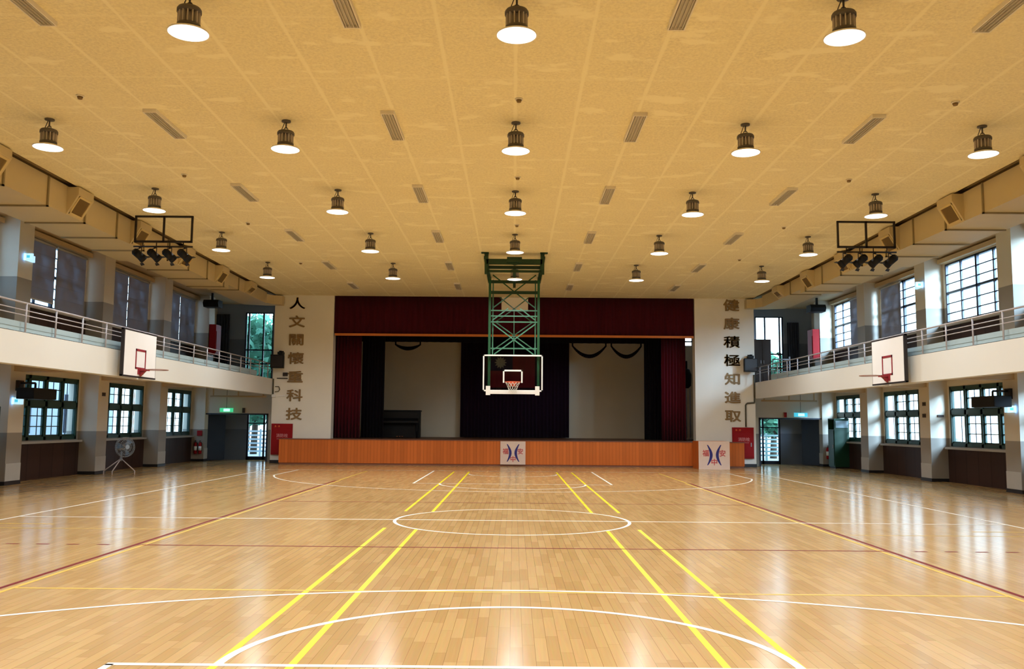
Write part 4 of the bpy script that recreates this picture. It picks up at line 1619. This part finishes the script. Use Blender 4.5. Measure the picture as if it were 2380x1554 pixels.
# ------------------------------------------------------------------ exit signs
for s, mk, side in ((-1, 'sign_green', 'green'), (1, 'sign_cyan', 'cyan')):
    xc = s * 10.5
    t = thing('exit_sign', 'lit %s exit sign hung on a rod before the %s end door' % (side, NAME[s]), 'sign', (xc, 32.9, 1.8), 'hanging exit signs')
    b = B()
    b.box(xc - 0.24, xc + 0.24, 32.88, 32.93, 1.80, 1.95)
    b.build('sign_box', mk, t)
    b = B()
    b.box(xc - 0.10, xc + 0.13, 32.874, 32.88, 1.825, 1.925)
    b.build('legend', 'sign_pale', t)
    b = B()
    b.tube((xc, 32.905, 1.95), (xc, 32.905, 2.75), 0.008, 6)
    b.build('hanging_rod', 'conduit', t)
for s in (-1, 1):
    for z, y, lv, x_ in ((1.89, PIL[6] + 0.30, 'nearest %s pillar under the balcony' % NAME[s], 0), (5.22, PIL[6] + 0.42, 'nearest %s pillar of the gallery' % NAME[s], 0)):
        if z > 3 and s > 0:
            y, z, lv = PIL[7] + 0.3, 5.40, 'second %s pillar of the gallery' % NAME[s]
        t = thing('direction_sign', 'small lit pale blue direction sign on the ' + lv, 'sign', (s * XP, y, z), 'lit direction signs')
        b = B()
        b.box(s * (XP - 0.20), s * XP, y - 0.20, y - 0.15, z - 0.075, z + 0.075)
        b.box(s * (XP - 0.05), s * XP, y - 0.2, y + 0.2, z - 0.075, z + 0.075)
        b.build('sign_box', 'sign_blue', t)
        b = B()
        b.box(s * (XP - 0.14), s * (XP - 0.07), y - 0.206, y - 0.2, z - 0.03, z + 0.03)
        b.box(s * (XP - 0.056), s * (XP - 0.05), y - 0.06, y + 0.1, z - 0.03, z + 0.03)
        b.build('legend', 'sign_cyan', t)

# ------------------------------------------------------------------ conduits, small boxes
b = B()
b.path([(8.62, YS - 0.04, 3.28), (8.62, YS - 0.04, 2.45), (8.62, YS - 0.04, 2.28), (8.36, YS - 0.04, 2.26), (8.30, YS - 0.04, 2.2), (8.30, YS - 0.04, 1.42)], 0.028, 8)
tag(b.build('conduit_pipe', 'conduit', org=(8.4, YS, 1.42)), 'dark conduit bending down the stage wall to the right fire cabinet', 'pipe', 'wall conduits')
b = B()
b.path([(-8.62, YS - 0.04, 3.0), (-8.62, YS - 0.04, 2.45)], 0.025, 8)
b.path([(-8.55, YS - 0.04, 2.72), (-8.42, YS - 0.04, 2.72), (-8.38, YS - 0.04, 2.62), (-8.42, YS - 0.04, 2.55), (-8.55, YS - 0.04, 2.53)], 0.015, 6)
tag(b.build('conduit_pipe', 'conduit', org=(-8.6, YS, 2.4)), 'thin looped conduit down the stage wall below the left loudspeaker', 'pipe', 'wall conduits')
b = B()
b.box(-8.66, -8.52, YS - 0.06, YS, 2.34, 2.44)
b.box(-8.5, -8.2, YS - 0.03, YS, 2.37, 2.42)
tag(b.build('junction_box', 'white', org=(-8.6, YS, 2.36)), 'small white junction box on the stage wall at the left balcony end', 'box')
b = B()
b.box(-8.28, -8.12, YS - 0.08, YS, 3.1, 3.22)
b.box(-8.5, -8.12, YS - 0.05, YS, 3.0, 3.03)
tag(b.build('sensor_box', 'blackmetal', org=(-8.2, YS, 3.0)), 'small black box on a ledge under the left wall loudspeaker', 'box')
for s in (-1, 1):
    b = B()
    b.tube((s * 8.9, 32.3, 2.36), (s * 10.9, 32.3, 2.36), 0.03, 8)
    for x in (9.0, 9.9, 10.8):
        b.box(s * x - 0.02, s * x + 0.02, 32.28, 32.32, 2.36, 2.75)
    tag(b.build('ceiling_pipe', 'soffit', org=(s * 9.9, 32.3, 2.36)), 'tan pipe slung under the %s balcony before the end door' % NAME[s], 'pipe', 'pipes under the balconies')
    # alarm bell / bulb over the doors
    b = B()
    x = s * (9.95 if s < 0 else 10.02)
    b.box(x - 0.045, x + 0.045, YE - 0.06, YE, 1.78, 1.96)
    tag(b.build('door_alarm', 'red_cab' if s > 0 else 'brown_box', org=(x, YE, 1.78)), '%s alarm box on the wall above the %s end door' % ('dark red' if s > 0 else 'brown', NAME[s]), 'alarm', 'alarms above the end doors')
for s, y, z, lb in ((-1, 24.9, 2.18, 'small dark switch plate on the second left pillar under the balcony'), (1, 24.9, 2.10, 'small dark switch plate on the second right pillar, the upper of two'), (1, 24.92, 1.78, 'small dark switch plate on the second right pillar, the lower of two')):
    b = B()
    b.box(s * (XP - 0.02), s * XP, y - 0.09, y + 0.09, z - 0.05, z + 0.05)
    b.box(s * (XP - 0.03), s * (XP - 0.02), y - 0.03, y + 0.03, z - 0.02, z + 0.02)
    tag(b.build('switch_plate', 'brown_box', org=(s * XP, y, z)), lb, 'switch', 'pillar switch plates')
b = B()
b.box(11.55, 11.72, 24.57, 24.598, 1.74, 1.80)
tag(b.build('notice_label', 'brown_box', org=(11.6, 24.58, 1.74)), 'small dark notice label on the viewer-facing side of the second right pillar', 'label')

# ------------------------------------------------------------------ green locker on the right
t = thing('green_locker', 'tall dark green locker with glazed top beside the right end door', 'locker', (11.55, 32.1, 0))
b = B()
b.box(11.3, 11.82, 31.75, 31.78, 0.05, 1.74)
b.box(11.3, 11.82, 32.35, 32.38, 0.05, 1.74)
b.box(11.79, 11.82, 31.78, 32.35, 0.05, 1.74)
b.box(11.3, 11.79, 31.78, 32.35, 1.70, 1.74)
b.box(11.3, 11.79, 31.78, 32.35, 0.05, 1.36)
b.build('carcass', 'locker', t)
b = B()
b.box(11.34, 11.78, 31.735, 31.75, 1.42, 1.66)
b.build('glazed_panel', 'kerb', t)
b = B()
b.box(11.28, 11.3, 31.8, 32.33, 0.1, 1.33)
d = b.build('door', 'locker', t)
b = B()
b.box(11.265, 11.28, 31.86, 31.88, 0.7, 0.82)
b.build('door_handle', 'steel', d)
b = B()
b.box(11.32, 11.8, 31.78, 32.34, 0, 0.05)
b.build('plinth', 'skirt', t)
b = B()
b.box(-11.82, -11.3, 19.2, 19.9, 0.5, 1.75)
tag(b.build('green_cupboard', 'locker', org=(-11.6, 19.5, 0.5)), 'dark green wall cupboard at the left edge before the nearest pillar', 'cupboard')
# brown cupboard on the right gallery
t = thing('gallery_cupboard', 'tall brown cupboard at the far end of the right gallery by the stage wall', 'cupboard', (9.4, 34.0, 3.0))
b = B()
b.box(9.05, 9.72, 33.8, 34.3, 3.04, 4.72)
b.build('carcass', 'brown_box', t)
for x0, x1 in ((9.08, 9.37), (9.40, 9.69)):
    b = B()
    b.box(x0, x1, 33.785, 33.8, 3.1, 4.66)
    d = b.build('door', 'brown_box', t)
    b = B()
    b.box(x1 - 0.05 if x0 < 9.2 else x0 + 0.03, x1 - 0.03 if x0 < 9.2 else x0 + 0.05, 33.77, 33.785, 3.8, 3.92)
    b.build('door_handle', 'steel', d)
b = B()
b.box(9.08, 9.69, 33.83, 34.28, 2.99, 3.04)
b.build('plinth', 'skirt', t)
# stair rail on the right gallery
b = B()
b.tube((10.35, 33.6, 2.99), (10.35, 33.6, 4.05), 0.03, 8)
b.tube((10.35, 33.6, 3.95), (9.75, 33.7, 3.95), 0.02, 8)
b.tube((10.35, 33.6, 3.5), (9.75, 33.7, 3.5), 0.015, 8)
b.tube((9.75, 33.7, 2.99), (9.75, 33.7, 3.97), 0.02, 8)
tag(b.build('stair_handrail', 'steel', org=(10.0, 33.6, 3.0)), 'short pale handrail at the far end of the right gallery', 'handrail')

# ------------------------------------------------------------------ tripod fan
fx, fy = -10.62, 24.72
t = thing('tripod_fan', 'grey industrial tripod fan standing beside the second left pillar', 'fan', (fx, fy, 0))
hub = Vector((fx, fy, 0.74))
ax = Vector((0.80, -0.58, 0.05)).normalized()
u_ = ax.cross(Vector((0, 0, 1))).normalized()
v_ = u_.cross(ax).normalized()
R_ = 0.265


def fp(r_, a_, off):
    return hub + (u_ * math.cos(a_) + v_ * math.sin(a_)) * r_ + ax * off


b = B()
for off, rr in ((0.0, R_), (0.07, R_), (-0.06, R_ * 0.78), (0.125, R_ * 0.75), (0.145, R_ * 0.45)):
    pts = [fp(rr, 2 * PI * i / 28, off) for i in range(29)]
    b.path(pts, 0.006 if rr < R_ else 0.009, 5)
for i in range(28):
    q = 2 * PI * i / 28
    b.path([fp(0.05, q, 0.15), fp(R_ * 0.6, q, 0.138), fp(R_ * 0.9, q, 0.10), fp(R_, q, 0.05), fp(R_, q, 0.0), fp(R_ * 0.8, q, -0.055), fp(0.08, q, -0.08)], 0.0035, 4)
b.tube(hub + ax * 0.145, hub + ax * 0.158, 0.06, 16)
b.build('guard', 'chrome', t)
b = B()
for k in range(3):
    q = 2 * PI * k / 3
    P4 = [fp(0.05, q - 0.3, 0.02), fp(R_ * 0.9, q - 0.15, 0.015), fp(R_ * 0.93, q + 0.55, 0.06), fp(0.05, q + 0.5, 0.05)]
    b.face(P4)
bo = b.build('blade', 'blue_blade', t, fix=False)
bo.modifiers.new('thickness', 'SOLIDIFY').thickness = 0.004
b = B()
b.tube(hub - ax * 0.22, hub - ax * 0.05, 0.075, 14)
b.tube(hub - ax * 0.05, hub + ax * 0.06, 0.03, 10)
b.build('motor', 'pad', t)
jc = Vector((fx, fy, 0)) - ax * 0.13
b = B()
b.tube((jc.x, jc.y, 0.36), (jc.x, jc.y, 0.70), 0.02, 10)
b.tube((jc.x, jc.y, 0.38), (jc.x, jc.y, 0.46), 0.035, 10)
b.build('pole', 'chrome', t)
for q in (-0.15, PI + 0.5, -PI / 2 - 0.1):
    b = B()
    ft = Vector((jc.x + 0.42 * math.cos(q), jc.y + 0.42 * math.sin(q), 0.10))
    b.path([(jc.x, jc.y, 0.43), ft, (ft.x, ft.y, 0.0)], 0.014, 8)
    b.build('leg', 'white_leg', t)

# ------------------------------------------------------------------ outdoors seen through the end doors
b = B()
b.box(-40, 40, 36.1, 80, -0.3, -0.02)
for s in (-1, 1):
    b.box(s * 12.2, s * 40, -12, 36.1, -0.3, -0.02)
struct(b.build('ground', 'ground'))
for s in (-1, 1):
    fk = 'fence' if s < 0 else 'fence_dark'
    t = thing('garden_fence', '%s horizontal rail fence outside the %s end door' % ('pale' if s < 0 else 'grey green', NAME[s]), 'fence', (s * 10.5, 38.8, 0), 'fences outside the end doors')
    for k in range(6):
        b = B()
        z = 0.2 + 0.17 * k
        b.box(s * 8.8, s * 13.0, 38.78, 38.82, z - 0.035, z + 0.035)
        b.build('rail', fk, t)
    for x in (8.9, 10.9, 12.9):
        b = B()
        b.box(s * x - 0.04, s * x + 0.04, 38.82, 38.9, -0.02, 1.15)
        b.build('fence_post', fk, t)


def make_tree(x, y, h, rad, label, n=1700):
    t = thing('tree', label, 'tree', (x, y, 0), 'trees outside the end doors')
    b = B()
    b.tube((x, y, -0.02), (x + 0.1, y, h * 0.5), 0.16, 10, r2=0.10)
    for k in range(5):
        q = k * 1.3
        b.tube((x + 0.1, y, h * (0.35 + 0.04 * k)), (x + rad * 0.6 * math.cos(q), y + rad * 0.6 * math.sin(q), h * (0.6 + 0.07 * k)), 0.06, 7, r2=0.02)
    b.build('trunk', 'bark', t)
    b = B()
    for k in range(n):
        while True:
            p = Vector((random.uniform(-1, 1), random.uniform(-1, 1), random.uniform(-1, 1)))
            if 0.35 < p.length < 1:
                break
        c = Vector((x + p.x * rad, y + p.y * rad, h * 0.62 + p.z * h * 0.42))
        a_ = Vector((random.uniform(-1, 1), random.uniform(-1, 1), random.uniform(-1, 1))).normalized()
        e = a_.cross(Vector((random.uniform(-1, 1), random.uniform(-1, 1), 0.3))).normalized()
        l_, w_ = 0.26, 0.14
        b.face([c - a_ * l_, c + e * w_, c + a_ * l_, c - e * w_])
    b.build('crown', 'leaf', t, fix=False)
    return t


for s, xa, hh, lb in ((-1, 16.5, 8.5, 'pale grey building close outside the left windows'), (1, 21.0, 5.2, 'low pale building added outside the right windows to cut sky light')):
    t = thing('sky_blocking_building', lb, 'building', (s * xa, 22.0, 0))  # holds back sky light; the right one is added only for that
    b = B()
    b.box(s * xa, s * (xa + 5), 2.0, 37.0, -0.02, hh)
    b.build('facade', 'facade', t)
    b = B()
    b.box(s * (xa - 0.15), s * (xa + 5.1), 1.9, 37.1, hh, hh + 0.25)
    b.build('roof_edge', 'fence', t)
    for k in range(8):
        b = B()
        y = 5.0 + 4.0 * k
        b.box(s * (xa - 0.04), s * xa, y, y + 1.7, 1.0, 2.4)
        b.build('building_window', 'navy_frame', t)
tr0 = make_tree(-11.9, 41.3, 6.4, 2.2, 'leafy tree seen through the left end door and gallery window')
tr1 = make_tree(11.9, 41.3, 4.6, 2.1, 'leafy tree seen through the right end door and gallery window')
dup(tr0, (-1.9, 5.2, 0), 'leafy tree behind the first one outside the left end')
dup(tr1, (1.9, 5.2, 0), 'leafy tree behind the first one outside the right end')

# tidy helper properties
for o in bpy.data.objects:
    if '_org' in o:
        del o['_org']
